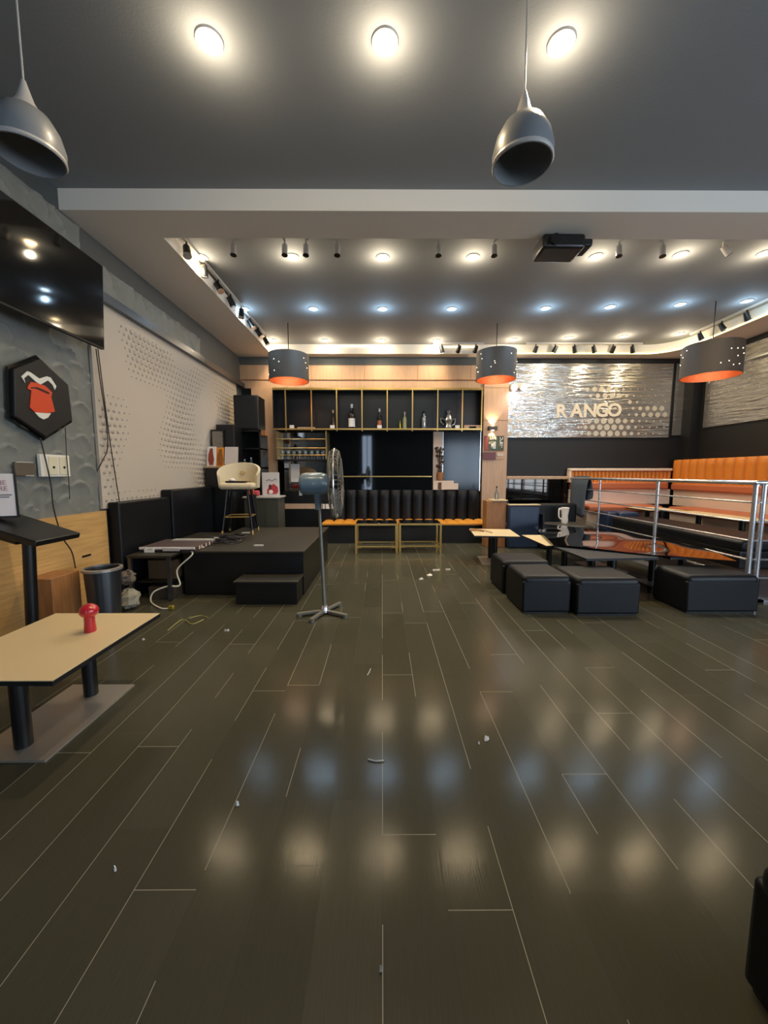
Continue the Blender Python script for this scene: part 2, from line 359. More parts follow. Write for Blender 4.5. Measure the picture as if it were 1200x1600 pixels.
# cove strips on the lip of the recess
lip = [Vector((x, y, ZS+.012)) for x, y in inner]
MB().tube([Vector((2.9, 8.665, ZS+.012))]+[p+Vector((-.012, -.012, 0)) for p in lip[2:-1]]+[Vector((6.335, 5.2, ZS+.012))], .012, 6).thing('cove_light_strip', M['led'], 'yellow glowing cove strip curving round the back right corner of the recess', 'light strip')
MB().cyl((-1.1, 8.665, ZS+.16), (.25, 8.665, ZS+.16), .012, n=6).thing('cove_light_strip', M['ledwhite'], 'pale glowing strip over the left half of the back bar', 'light strip')
MB().cyl((1.25, 8.665, ZS+.15), (2.1, 8.665, ZS+.15), .012, n=6).thing('cove_light_strip', M['ledwhite'], 'pale glowing strip over the right end of the back bar', 'light strip')

# projector
pj = empty('projector', (2.0, 4.62, 3.78), 'black projector hanging under the ceiling beam', 'projector')
MB().box(1.74, 2.2, 4.4, 4.72, 3.93, 4.08).part('body', M['black'], pj, bevel=.03)
MB().cyl((1.86, 4.4, 4.0), (1.86, 4.36, 4.0), .05, .055, n=20).part('lens', M['mirror'], pj, label='round dark glass lens')
MB().box(1.88, 2.06, 4.5, 4.62, 4.08, ZC-.2).part('mount', M['blackmat'], pj)
MB().box(2.2, 2.3, 4.44, 4.66, 3.97, 4.05).part('cable_box', M['blackmat'], pj, bevel=.02)

# hanging domes near the camera, and the drum pendants at the back
def dome(x, y, label):
    t = empty('dome_pendant', (x, y, 3.3), label, 'pendant light', 'domed pendants before the beam')
    MB().cyl((x, y, 3.78), (x, y, ZC), .006, n=6).part('cord', M['palegrey'], t)
    MB().lathe([(.012, .49), (.02, .46), (.045, .38), (.075, .33)], (x, y, 3.3), 28).part('cap', M['palegrey'], t, label='pale cone cap')
    d = MB(); d.lathe([(.07, .335), (.12, .3), (.16, .23), (.18, .15), (.175, .08), (.168, .08), (.17, .15), (.15, .23), (.11, .29), (.06, .325)], (x, y, 3.3), 36, caps=False); d.part('dome', M['smoke'], t)
    MB().lathe([(.173, .08), (.181, .09), (.178, .105)], (x, y, 3.3), 36, caps=False).part('rim', M['palegrey'], t)
dome(-2.1, 2.5, 'dark domed pendant with pale cap above the wall television, left of the room')
dome(.86, 2.55, 'dark domed pendant on thin cord between the middle and right near downlights')
dome(2.78, 2.6, 'dark domed pendant at the right edge before the ceiling beam')
def drum(x, y, r, z0, z1, label):
    t = empty('drum_pendant', (x, y, z0), label, 'pendant light', 'perforated drum pendants')
    MB().lathe([(r, z1-z0), (r, 0.0)], (x, y, z0), 40, caps=False).part('shade', M['shade'], t)
    sh = t.children[0]
    k = MB()
    for i in range(26):
        a = random.uniform(0, 2*PI); z = z0+random.uniform(.06, (z1-z0)*.85); c = Vector((x+(r+.003)*math.cos(a), y+(r+.003)*math.sin(a), z)); k.ball(c, .008, n=6, k=4)
    k.part('perforation', M['ledwhite'], sh, label='pinprick lit holes')
    MB().lathe([(r-.012, z1-z0-.02), (r-.012, .0), (r, .0)], (x, y, z0), 40, caps=False).part('lining', M['copper'], t, label='hammered copper lining')
    MB().lathe([(0, .33), (r-.02, .33)], (x, y, z0), 40).part('diffuser', M['copper'], t)
    MB().cyl((x, y, z1-.02), (x, y, ZC if y < 8.6 else ZS), .008, n=6).part('cord', M['black'], t)
    sp = MB()
    for a in (0, PI/2): sp.cyl((x-r*math.cos(a), y-r*math.sin(a), z1-.02), (x+r*math.cos(a), y+r*math.sin(a), z1-.02), .006, n=6)
    sp.part('spider', M['black'], t)
    add_light(t, 'POINT', (0, 0, .14), 11, (1, .66, .4), .05)
drum(-1.76, 7.5, .37, 3.24, 3.72, 'drum pendant with copper inside, at the left end of the back bar')
drum(2.16, 7.5, .37, 3.27, 3.78, 'drum pendant with copper inside, before the wooden pier and wall sconce')
drum(5.45, 6.55, .41, 3.1, 3.6, 'drum pendant with copper inside, at the far right corner of the mirrored walls')

# ------------------------------------------------------------------ back bar
Y0, Y1 = 8.62, 8.9
def X(u, y=Y0): return on(u, 700, 'Y', y).x
def Z(v, y=Y0): return on(590, v, 'Y', y).z
zt, zb = Z(608), Z(671); xl, xr = X(428), X(752)
cb = empty('wall_cabinet', ((xl+xr)/2, Y1, zb), 'long black wall cabinet of nine bays with brass uprights', 'cabinet')
MB().box(xl, xr, Y1-.02, Y1, zb, zt).part('back_panel', M['black'], cb)
MB().box(xl, xr, Y0, Y1, zt-.03, zt).part('top', M['black'], cb); MB().box(xl, xr, Y0, Y1, zb, zb+.025).part('bottom_shelf', M['black'], cb)
for x in (xl, xr-.02): MB().box(x, x+.02, Y0, Y1, zb, zt).part('side_panel', M['black'], cb)
for u in (448, 488, 527, 566, 605, 644, 683, 721, 751):
    x = X(u); MB().box(x-.012, x+.012, Y0-.02, Y0, zb-.04, zt+.04).part('upright', M['gold'], cb, label='brass upright')
MB().box(xl, xr, Y0-.025, Y0-.001, zt-.02, zt+.025).part('top_rail', M['gold'], cb); MB().box(xl, xr, Y0-.025, Y0-.001, zb-.012, zb+.022).part('bottom_rail', M['gold'], cb)
# bottles and small things standing on the shelf
BZ = zb+.025; BY = 8.78
M['bdark'] = mat('dark_bottle_glass', '#1d1712', .08, coat=.5); M['bgreen'] = mat('pale_green_bottle', '#a8a878', .15, coat=.4); M['bsilver'] = mat('silver_bottle', '#b9b9bb', .2, .8); M['bamber'] = mat('amber_bottle', '#3c2814', .1, coat=.5)
M['gold2'] = mat('gold_foil', '#cbb24a', .3, .8)
def bottle(u, h, r, body, neck, label, lab=None, z=None):
    x = X(u, BY); z = BZ if z is None else z
    t = empty('bottle', (x, BY, z), label, 'bottle', 'bottles in the black wall cabinet')
    MB().lathe([(r*.9, 0), (r, .01), (r, h*.55), (r*.9, h*.62), (r*.35, h*.74), (r*.33, h*.9)], n=18).part('glass_body', body, t, local=True)
    MB().lathe([(r*.36, h*.84), (r*.38, h*.86), (r*.38, h*.99), (r*.3, h)], n=14).part('cap', neck, t, local=True)
    if lab: MB().lathe([(r*1.02, h*.08), (r*1.02, h*.42)], n=18).part('paper_label', lab, t, local=True, label='pale paper label')
bottle(521, .42, .05, M['bamber'], M['gold'], 'dim amber bottle in the second brass bay above a white price card', None)
bottle(550, .55, .075, M['bdark'], M['white'], 'large dark bottle with white label and white cap, third brass bay', M['paper'])
bottle(593, .45, .05, M['bdark'], M['white'], 'dark bottle with white neck foil in the fourth brass bay', M['terra'])
bottle(632, .38, .045, M['bgreen'], M['palegrey'], 'pale green bottle in the fifth brass bay')
bottle(625, .19, .025, M['gold2'], M['gold2'], 'tiny gold bottle left of the pale green bottle')
bottle(662, .40, .055, M['bsilver'], M['bdark'], 'slim silver and dark bottle in the sixth brass bay')
tz = empty('silver_figurine', (X(700, BY), BY, BZ), 'shiny silver sculpted decanter with arms in the seventh brass bay', 'figurine')
q = MB(); q.lathe([(.07, 0), (.09, .03), (.06, .1), (.1, .2), (.06, .3), (.03, .34), (.05, .4), (.0, .45)], n=16); q.part('body', M['bsilver'], tz, local=True)
q = MB(); q.tube(smooth_path([(-.08, 0, .2), (-.16, 0, .24), (-.17, 0, .16), (-.1, 0, .1)]), .015, 8); q.tube(smooth_path([(.08, 0, .2), (.15, 0, .22), (.14, 0, .12), (.08, 0, .08)]), .015, 8); q.part('handle', M['bsilver'], tz, local=True)
for u, n in ((440+17, 'first'), (520, 'second'), (593, 'fourth'), (714, 'seventh')):
    x = X(u, 8.7); MB().box(x-.05, x+.05, 8.68, 8.69, BZ, BZ+.075).thing('price_card', M['paper'], 'small white card on the shelf edge of the %s brass bay' % n, 'card', 'price cards in the wall cabinet')
a, b = X(466, 8.7), X(493, 8.7); MB().box(a, b, 8.66, 8.72, BZ, BZ+.03).thing('wooden_strip', M['wallwood'], 'pale wooden strip lying in the second brass bay', 'strip')
a, b = X(724, 8.7), X(751, 8.7); m = MB(); m.box(a, b, 8.66, 8.72, BZ+.05, BZ+.075); m.box(a, a+.11, 8.65, 8.73, BZ, BZ+.075); m.box(b-.12, b, 8.65, 8.73, BZ, BZ+.075); m.thing('wooden_stand', M['wallwood'], 'low pale wooden stand in the last brass bay on the right', 'stand')

# mirrors below the cabinet
zm0, zm1 = 1.1, zb-.02
def pane(name, u0, u1, m, label, cat='mirror', y=8.9, z0=zm0, z1=zm1, edge=None):
    x0, x1 = X(u0, y), X(u1, y); t = empty(name, ((x0+x1)/2, y, z0), label, cat)
    MB().box(x0, x1, y, y+.012, z0, z1).part('glass', m, t)
    if edge:
        for x in (x0, x1-.014): MB().box(x, x+.014, y-.012, y, z0, z1).part('frame', edge, t)
    return t
pane('wall_mirror', 432, 512, M['clearmirror'], 'tinted wall mirror at the left, behind the glass shelf', edge=M['gold'])
p = pane('wall_mirror', 512.5, 676, M['mirror'], 'wide black glass panel in the middle of the back bar')
MB().box(X(520, 8.88), X(675, 8.88), 8.875, 8.899, Z(744.5, 8.88)-.012, Z(744.5, 8.88)+.012).part('rail', M['gold'], p, label='thin brass rail across the glass')
pane('reflection_panel', 677, 691, M['creampanel'], 'narrow beige strip standing in for a reflection, between the black glass and right mirror', 'panel')  # solid strip in place of wood reflected in the mirror
pane('wall_mirror', 691.5, 751, mat('grey_mirror', '#26282a', .12, .7), 'grey tinted mirror at the right end above black bench', edge=M['chrome'])
# mirror reflections built as solids: dark potted plant on a stepped beige block
x = X(694, 8.7)
blk = MB(); z = 1.14; blk.box(X(677, 8.8), X(684, 8.8), 8.72, 8.86, z, z+.2); blk.box(X(684, 8.8), X(690, 8.8), 8.72, 8.86, z+.16, z+.2); blk.box(X(690, 8.8), X(716, 8.8), 8.72, 8.86, z, z+.14); blk.box(X(690, 8.8), X(709, 8.8), 8.72, 8.86, z+.14, z+.2)
blk.thing('reflection_block', M['creampanel'], 'stepped beige block with an opening, a reflection built solid, on top of the black bench back', 'block')
pt = empty('reflection_plant', (X(688, 8.78), 8.78, z+.2), 'dark dried plant in a brown pot, a reflection built solid, on the beige block', 'plant')
MB().lathe([(.07, 0), (.085, .1), (.08, .18), (.065, .19)], n=14).part('pot', M['wood_dk'], pt, local=True)
lf = MB()
for i in range(26):
    a = random.uniform(0, 2*PI); h = random.uniform(.2, .75); r = random.uniform(.02, .12); c = Vector((r*math.cos(a), r*.4*math.sin(a), h))
    lf.ball(c, random.uniform(.02, .045), .01, random.uniform(.02, .05), n=7, k=5); lf.cyl((0, 0, .17), c, .004, n=5)
lf.part('leaves', mat('dark_leaf', '#3c2f24', .7), pt, local=True)

# glass rack before the left mirror
gx0, gx1 = X(433, 8.7), X(511, 8.7)
gr = empty('glass_shelf', ((gx0+gx1)/2, 8.75, Z(718, 8.7)), 'wall shelf of thin brass rails holding wine glasses, left of black glass', 'shelf')
MB().box(gx0, gx1, 8.6, 8.89, Z(718, 8.7)-.025, Z(718, 8.7)).part('shelf_board', M['black'], gr)
for v in (686, 700, 711): MB().cyl((gx0, 8.62, Z(v, 8.62)), (gx1, 8.62, Z(v, 8.62)), .008, n=8).part('rail', M['gold'], gr, label='thin brass rail')
for x in (gx0+.01, gx1-.01): MB().box(x-.01, x+.01, 8.63, 8.89, Z(718, 8.7)-.02, zb-.03).part('end_bracket', M['gold'], gr)
gz = Z(718, 8.7)
pg = None
for i, u in enumerate((441, 450, 459, 468, 477, 487, 496, 505)):
    lab = 'stemmed wine glass on the brass railed shelf, %s from the left' % ORD[i]; loc = (X(u, 8.72), 8.72, gz)
    if not pg:
        pg = empty('wine_glass', loc, lab, 'glass', 'wine glasses on the shelf')
        MB().lathe([(.034, 0), (.03, .006), (.005, .012), (.005, .09)], n=16).part('stem', M['glass'], pg, local=True)
        MB().lathe([(.005, .09), (.03, .11), (.038, .15), (.033, .2), (.031, .2), (.036, .15), (.028, .113), (.0, .098)], n=18).part('bowl', M['glass'], pg, local=True)
    else: dup(pg, loc, 0, lab)
# back counter on the left with its pale strip, papers
ct = empty('back_counter', (-1.8, 8.55, 0), 'black counter under the left mirror with a pale wooden strip', 'counter')
MB().box(X(441, 8.62), X(521, 8.62), 8.62, 8.88, 0, 1.12).part('body', M['black'], ct, bevel=.01)
MB().box(X(443, 8.6), X(502, 8.6), 8.605, 8.62, Z(795, 8.6), Z(787, 8.6)).part('strip', M['wallwood'], ct, label='pale wooden strip')
for u0, u1 in ((502.5, 505.5), (507, 513), (514, 520)):
    MB().box(X(u0+.5, 8.6), X(u1+.5, 8.6), 8.595, 8.62, Z(795, 8.6), Z(787.5, 8.6)).part('socket_plate', M['paper'], ct, label='pale plate on the strip')
for x0, z0, z1, n in ((453, 753, 726, 'large white paper notice hanging on the left mirror'),):
    MB().box(X(453, 8.85), X(467, 8.85), 8.88, 8.885, Z(753, 8.85), Z(725, 8.85)).thing('paper_notice', M['paper'], n, 'notice')
MB().box(X(443, 8.85), X(450, 8.85), 8.885, 8.895, Z(731, 8.85), Z(724, 8.85)).thing('socket_plate', M['white'], 'small white socket plate on the mirror beside the paper notice', 'socket')

# black tufted bench with mustard seat
def channels(x0, x1, y, z0, z1, n, depth, along='X', back=.06):
    k = 10
    def fn(a, b):
        t = a*n; d = depth*math.sqrt(max(0, 1-(2*(t-math.floor(min(t, n-1e-6)))-1)**2)); e = min(1, (1-b)/.12) if b > .88 else 1; d = d*(.35+.65*math.sqrt(e))
        p = x0+a*(x1-x0); z = z0+b*(z1-z0)
        return (p, y-d, z) if along == 'X' else (y-d, p, z)
    m = MB(); m.grid(fn, n*k, 8)
    if along == 'X': m.box(min(x0, x1), max(x0, x1), y, y+back, z0, z1)
    else: m.box(y, y+back, min(x0, x1), max(x0, x1), z0, z1)
    return m
bl, br = X(521, 8.7), X(751, 8.7)
bn = empty('banquette_bench', ((bl+br)/2, 8.5, 0), 'black channel tufted bench with mustard seat along the back wall', 'bench')
channels(bl, br, 8.78, .42, Z(766, 8.7), 13, .07, back=.08).part('backrest', M['leather'], bn, smooth=50)
MB().box(X(523, 8.62), br+.05, 8.22, 8.86, 0, .4).box(X(500, 8.2), X(523, 8.62), 8.22, 8.58, 0, .4).part('base', M['blackmat'], bn)
n = 16
st = MB(); sx0, sx1 = X(500, 8.2), br+.1
def seatfn(a, b):
    t = a*n; d = .04*math.sqrt(max(0, 1-(2*(t-math.floor(min(t, n-1e-6)))-1)**2)); e = min(1, b/.15); xx = sx0+a*(sx1-sx0); return (xx, 8.15+b*(.62 if xx > X(523, 8.62) else .44), .43+d*math.sqrt(e))
st.grid(seatfn, n*8, 8); st.box(sx0, sx1, 8.15, 8.58, .40, .432); st.box(X(523, 8.62), sx1, 8.58, 8.77, .40, .432); st.part('seat', M['mustard'], bn, smooth=50)

# two brass side tables
def brass_table(loc, label):
    t = empty('brass_side_table', loc, label, 'side table', 'brass framed side tables')
    w2, d2, h = .385, .24, .575
    MB().box(-w2, w2, -d2, d2, h-.012, h).part('tabletop', M['mirror'], t, local=True, bevel=.004)
    fr = MB(); 
    for y in (-d2, d2): fr.box(-w2-.01, w2+.01, y-.014, y+.014, h-.045, h-.012)
    for x in (-w2, w2): fr.box(x-.014, x+.014, -d2, d2, h-.045, h-.012)
    fr.part('top_frame', M['gold'], t, local=True)
    for sx in (-1, 1):
        for sy in (-1, 1):
            l = MB(); l.box(sx*w2-.018, sx*w2+.018, sy*d2-.018, sy*d2+.018, 0, h-.045); l.prism([(0, .1), (.1, .1), (.1, .085), (.03, .085), (0, .03)], -.012, .012, f=lambda a, b, c: (sx*w2-sx*a, sy*d2+c, b+.02)); l.part('leg', M['gold'], t, local=True)
    s2 = MB()
    for y in (-d2, d2): s2.box(-w2, w2, y-.012, y+.012, .115, .14)
    for x in (-w2, w2): s2.box(x-.012, x+.012, -d2, d2, .115, .14)
    s2.part('stretcher', M['gold'], t, local=True)
    return t
b1 = brass_table((-.105, 7.4, 0), 'brass framed side table on the left, before the black bench')
dup(b1, (.725, 7.44, 0), 0, 'brass framed side table on the right, before the black bench')

# sconce and notices on the wooden pier
sx = X(769, 8.8); sz = Z(669, 8.8)
sc = empty('wall_sconce', (sx, 8.86, sz), 'up and down wall sconce glowing on the wooden pier', 'wall light')
MB().box(sx-.1, sx+.1, 8.76, 8.86, sz-.045, sz+.045).part('body', M['shade'], sc, bevel=.01)
for s in (-1, 1): MB().cyl((sx, 8.8, sz+s*.04), (sx, 8.8, sz+s*.05), .035, n=14).part('bulb', M['sconceglow'], sc)
add_light(sc, 'SPOT', (0, -.06, .055), 26, (1, .74, .45), .02, 80, .2, (PI-.35, 0, 0)); add_light(sc, 'SPOT', (0, -.06, -.055), 15, (1, .74, .45), .02, 80, .2, (.35, 0, 0))
ps = empty('poster', (X(773, 8.85), 8.85, Z(705, 8.85)), 'dark green poster with red edge and -18°C under the sconce', 'poster')
px0, px1, pz0, pz1 = X(756.5, 8.85), X(787, 8.85), Z(704, 8.85), Z(681, 8.85)
MB().box(px0, px1, 8.845, 8.86, pz0, pz1).part('board', mat('poster_green', '#3d4630', .5), ps)
MB().box(px0, px0+.085, 8.842, 8.845, pz0, pz1).part('edge_band', mat('poster_red', '#8c3b34', .5), ps)
t = MB(); pw = px1-px0
text_mb('LIVE', .085, lambda x, y, z: (px0+.2+x, 8.842-z, pz1-.055+y), mb=t); text_mb('AT', .07, lambda x, y, z: (px0+.14+x, 8.842-z, pz1-.16+y), mb=t)
text_mb('-18°C', .1, lambda x, y, z: (px1-.055-y, 8.842-z, (pz0+pz1)/2+.02+x), mb=t, bold=.002); t.part('lettering', M['paper'], ps, smooth=0)
q = MB(); q.ball((px0+.2, 8.846, pz0+.1), .05, .012, .06); q.box(px0+.2, px0+.26, 8.838, 8.845, pz0+.04, pz0+.2); q.part('picture', M['palegrey'], ps)
rs = MB(); rs.box(X(755, 8.85), X(775, 8.85), 8.845, 8.86, Z(718.5, 8.85), Z(706.5, 8.85)); rs.thing('wall_sign', mat('maroon_sign', '#5c2522', .4), 'small maroon sign below the green poster', 'sign')
so = empty('wall_socket', (X(782, 8.85), 8.85, Z(714, 8.85)), 'round grey socket beside the maroon sign', 'socket')
MB().box(X(777, 8.85), X(787.5, 8.85), 8.85, 8.86, Z(717.5, 8.85), Z(707, 8.85)).part('plate', M['wallwood'], so, bevel=.004)
for u in (779.5, 784.5): MB().cyl((X(u, 8.85), 8.85, Z(711, 8.85)), (X(u, 8.85), 8.84, Z(711, 8.85)), .03, n=14).part('outlet', M['palegrey'], so)

# ------------------------------------------------------------------ mirrored walls on the right
gp = empty('mirrored_panel', (4.7, 8.97, 2.32), 'silver mirrored wall panel with the word R ANGO and frosted dots', 'panel')
dots = MB().box(2.87, 6.62, 8.97, 8.99, 2.33, 3.98)
def dotfield(x0, x1, z0, z1, rf, put, sp=.15):
    r = 0; z = z0
    while z < z1:
        x = x0+(r % 2)*sp/2
        while x < x1:
            rad = rf((x-x0)/(x1-x0), (z-z0)/(z1-z0))
            if rad > .008: put(x, z, rad)
            x += sp
        z += sp*.86; r += 1
def putb(x, z, rad): dots._add([(x+rad*math.cos(k*PI/4), 8.966, z+rad*math.sin(k*PI/4)) for k in range(8)], [tuple(range(8))], 1)
def rf1(a, b):
    if .28 < a < .72 and .42 < b < .74: return 0
    if b < .3: return (.055-.06*abs(((a*2.0) % 1)-.0)) if a < .4 else .02+.05*max(0, math.sin((a-.4)*7))
    if b > .6: return .05*max(0, math.sin(a*9+b*3))+.012
    return .06*max(0, math.sin(a*6+2.2))
dotfield(2.95, 6.55, 2.42, 3.55, rf1, putb, .165)
dots.part('glass', [M['film'], M['dot']], gp, smooth=0)
lt = MB(); 
for ch, u0, u1 in (('R', 868, 885), ('A', 891, 910), ('N', 913, 930), ('G', 931, 949), ('O', 949, 970)):
    x0, x1 = on(u0, 650, 'Y', 8.96).x, on(u1, 650, 'Y', 8.96).x
    text_mb(ch, .41, lambda x, y, z: ((x0+x1)/2+x, 8.96-z, 2.91+y+(u0-868)*.0003), mb=lt, bold=.012, depth=.012)
lt.part('lettering', mat('frosted_letter', '#d0c7b6', .6), gp, smooth=0, label='pale letters R ANGO')
MB().box(6.62, 6.68, 8.955, 8.99, 2.33, 3.98).part('joint', M['black'], gp)
MB().box(6.68, 6.9, 8.97, 8.99, 2.38, 3.98).thing('mirrored_panel', M['film'], 'narrow mirrored strip in the corner, right of the lettered panel', 'panel')
MB().box(6.9, XR, 8.7, YB, 0.3, 4.1).struct('trim_7', M['blackmat'])
gq = empty('mirrored_panel', (7.08, 6.9, 2.5), 'mirrored panel with frosted dots on the right hand wall', 'panel')
dots = MB().box(7.07, 7.09, 4.6, 8.58, 2.5, 3.98)
def putr(y, z, rad): dots._add([(7.066, y+rad*math.cos(k*PI/4), z+rad*math.sin(k*PI/4)) for k in range(8)], [tuple(range(8))], 1)
dotfield(4.7, 8.5, 2.62, 3.75, lambda a, b: .07*max(.0, math.sin(a*5+b*2.2))+.02*b, putr, .165)
dots.part('glass', [M['film'], M['dot']], gq, smooth=0)
MB().box(7.0, 7.07, 4.6, 8.6, 3.66, 3.69).thing('wall_rail', M['chrome'], 'thin metal rail above the dots on the right wall', 'rail')
# twin flood lamp beside the pier
fl = empty('twin_flood_lamp', (2.98, 8.9, 3.42), 'blazing twin white flood lamp at the left end of the mirrored wall', 'lamp')
MB().box(2.96, 3.16, 8.88, 8.97, 3.42, 3.52).part('bracket', M['palegrey'], fl)
for x in (2.95, 3.17):
    MB().lathe([(.05, -.1), (.085, 0), (.06, .02)], (x, 8.8, 3.42), 18, axis=(0, -1, -.35)).part('lamp_head', M['palegrey'], fl); MB().ball((x, 8.78, 3.41), .062).part('bulb', M['floodlens'], fl)
add_light(fl, 'SPOT', (.08, -.24, -.06), FLOOD_W*4, (1, .85, .9), .06, 150, .8, (.6, 0, 0))

# ------------------------------------------------------------------ raised area: banquettes, rail, tables
bq = empty('orange_banquette', (6.8, 6.8, .3), 'orange channel backed bench along the right wall on the raised floor', 'bench')
channels(4.45, 8.9, 6.74, 1.27, 1.81, 20, .05, 'Y', .33).part('backrest', M['orange'], bq, smooth=50)
MB().box(6.62, 7.09, 4.45, 8.8, 1.13, 1.27).part('ledge', M['terra'], bq, bevel=.03)
MB().box(6.7, 7.09, 4.45, 8.8, .78, 1.13).part('lower_panel', M['creampanel'], bq)
MB().box(6.14, 6.7, 4.45, 8.2, .66, .8).part('seat', M['terra'], bq, bevel=.04)
MB().box(6.2, 6.7, 4.45, 8.2, .3, .66).part('base', M['creampanel'], bq)
bk = empty('orange_banquette', (5.5, 8.8, .3), 'orange channel backed bench along the back wall below the lettered mirror', 'bench')
channels(4.35, 6.68, 8.9, 1.3, 1.56, 26, .035, back=.06).part('backrest', M['orange'], bk, smooth=50)
MB().box(4.3, 6.68, 8.84, 8.96, 1.56, 1.62).part('top_cap', M['creampanel'], bk, bevel=.015)
MB().box(4.3, 4.35, 8.84, 8.96, 1.3, 1.56).part('end_cap', M['creampanel'], bk)
MB().box(4.35, 6.6, 8.82, 8.96, 1.14, 1.3).part('ledge', M['terra'], bk, bevel=.03)
MB().box(4.35, 6.68, 8.88, 8.96, .8, 1.14).part('lower_panel', M['creampanel'], bk)
MB().box(4.5, 6.13, 8.3, 8.88, .66, .8).part('seat', M['terra'], bk, bevel=.04)
MB().box(4.5, 6.13, 8.38, 8.88, .3, .66).part('base', M['creampanel'], bk)
lm = empty('low_mirror', (3.6, 8.95, .8), 'low mirror under a pale wooden cap, right of the wooden pier', 'mirror')
MB().box(2.87, 4.3, 8.94, 8.96, .75, 1.37).part('glass', mat('smoked_mirror', '#45413d', .04, 1.), lm)
MB().box(2.87, 4.3, 8.85, 8.98, 1.37, 1.44).part('top_cap', M['wallwood'], lm, bevel=.01)

rl = empty('railing', (4.32, 6.7, 0), 'chrome railing of posts and bars along the edge of the raised floor', 'railing')
for (x, y) in ((4.32, 4.42), (4.32, 6.0), (4.32, 7.6), (4.32, 8.75), (4.42, 4.42), (5.8, 4.42), (7.0, 4.42)):
    q = MB(); q.cyl((x, y, .03), (x, y, 1.375), .026 if y < 7 else .02, n=16); q.cyl((x, y, 1.36), (x, y, 1.375), .034, n=16); q.cyl((x, y, .03), (x, y, .045), .05, n=18); q.part('post', M['chrome'], rl)
MB().tube([(4.32, 8.8, 1.395), (4.32, 4.5, 1.395), (4.34, 4.44, 1.395), (4.4, 4.42, 1.395), (7.05, 4.42, 1.395)], .026, 14).part('top_rail', M['chrome'], rl)
for z in (.27, .49, .715, .94, 1.165):
    MB().tube([(4.32, 8.8, z), (4.32, 4.46, z), (4.36, 4.42, z), (7.05, 4.42, z)], .011, 10).part('bar', M['chrome'], rl)
kb = MB(); kb.box(4.24, 4.46, 4.34, 8.9, 0, .03); kb.box(4.24, 7.05, 4.34, 4.419, 0, .03); kb.part('kerb', M['chrome'], rl)

def block(name, x0, x1, y0, y1, z0, z1, m, label, cat, group=None, bevel=.04, legs=False):
    return MB().box(x0, x1, y0, y1, z0, z1).thing(name, m, label, cat, group, bevel)
rbx = empty('rail_bench', (4.9, 6.1, .3), 'low black bench behind the railing on the raised floor', 'bench')
MB().box(4.52, 5.3, 4.75, 7.45, .3, .52).part('base', M['black'], rbx, bevel=.01); MB().box(4.5, 5.32, 4.72, 7.48, .52, .66).part('seat', M['leather'], rbx, bevel=.04)

def lounge_table(x, y, w_, d_, z, rz, label, top='cream', group='rectangular lounge tables', name='lounge_table', floor=0, plate=.66):
    t = empty(name, (x, y, floor), label, 'table', group, rz); h = z-floor
    MB().box(-w_/2, w_/2, -d_/2, d_/2, h-.028, h-.004).part('tabletop', M['blackmat'], t, local=True)
    MB().box(-w_/2+.002, w_/2-.002, -d_/2+.002, d_/2-.002, h-.004, h).part('top_surface', M[top], t, local=True, label='cream laminate surface' if top == 'cream' else None)
    for s in (-1, 1): MB().cyl((0, s*d_*.27, .012), (0, s*d_*.27, h-.028), .042, n=22).part('leg', M['black'], t, local=True)
    MB().box(-w_*.29, w_*.29, -d_*.4, d_*.4, 0, .012).part('base_plate', M['steel'], t, local=True, label='flat steel base plate')
    return t
lounge_table(-1.975, 2.235, .75, .91, .5, 0, 'cream topped table with two black legs on steel plate, left foreground')
lounge_table(1.9, 6.5, .72, .8, .5, -.12, 'cream topped lounge table with a rod on it, before the mustard seat')
lounge_table(2.68, 5.8, .74, .95, .49, 0, 'cream topped lounge table half hidden under the glossy black sheet')
lounge_table(2.84, 4.86, .9, .78, .5, .06, 'matte black lounge table between the ottomans and the glossy sheet', 'matteblue')
lounge_table(3.77, 4.98, .68, .9, .5, .06, 'black lounge table carrying the right end of the glossy sheet', 'matteblue')
lounge_table(3.5, 6.05, .74, .9, .5, .1, 'black lounge table in the middle under the glossy sheet', 'matteblue')
lounge_table(5.86, 6.6, .46, 1.6, .78, 0, 'long cream topped table before the orange bench on the raised floor', floor=.3)
lounge_table(5.62, 7.86, .7, .75, .78, 0, 'small cream topped table in the back corner of the raised floor', floor=.3)

# glossy flexible sheet lying over the black tables
pts = [(2.36, 5.22), (3.29, 4.57), (4.02, 4.26), (4.22, 5.0), (4.22, 5.75), (3.85, 6.6), (3.12, 7.45), (2.79, 6.95)]
def wav(x, y): return .522+.006*math.sin(x*4+y*2)+.004*math.sin(y*7-x*3)
import bmesh
sheet = MB(); nseg = 26
cx, cy = sum(p[0] for p in pts)/8, sum(p[1] for p in pts)/8
ring = []
for i in range(len(pts)):
    a, b = pts[i], pts[(i+1) % len(pts)]
    ring += [(a[0]+(b[0]-a[0])*k/8, a[1]+(b[1]-a[1])*k/8) for k in range(8)]
R = len(ring); K = 14; vs = []
for k in range(K+1):
    s = k/K
    vs += [(cx+(x-cx)*s, cy+(y-cy)*s) for x, y in ring]
top = [(x, y, wav(x, y)) for x, y in vs]; bot = [(x, y, wav(x, y)-.006) for x, y in vs]
fs = [(k*R+j, k*R+(j+1) % R, (k+1)*R+(j+1) % R, (k+1)*R+j) for k in range(K) for j in range(R)]
sheet._add(top, fs); sheet._add(bot, [f[::-1] for f in fs]); o = len(top)
sheet._add([top[K*R+j] for j in range(R)]+[bot[K*R+j] for j in range(R)], [(j, (j+1) % R, R+(j+1) % R, R+j) for j in range(R)])
sheet.thing('glossy_sheet', M['sheet'], 'large glossy black sheet lying across the lounge tables by the railing', 'sheet', smooth=60)
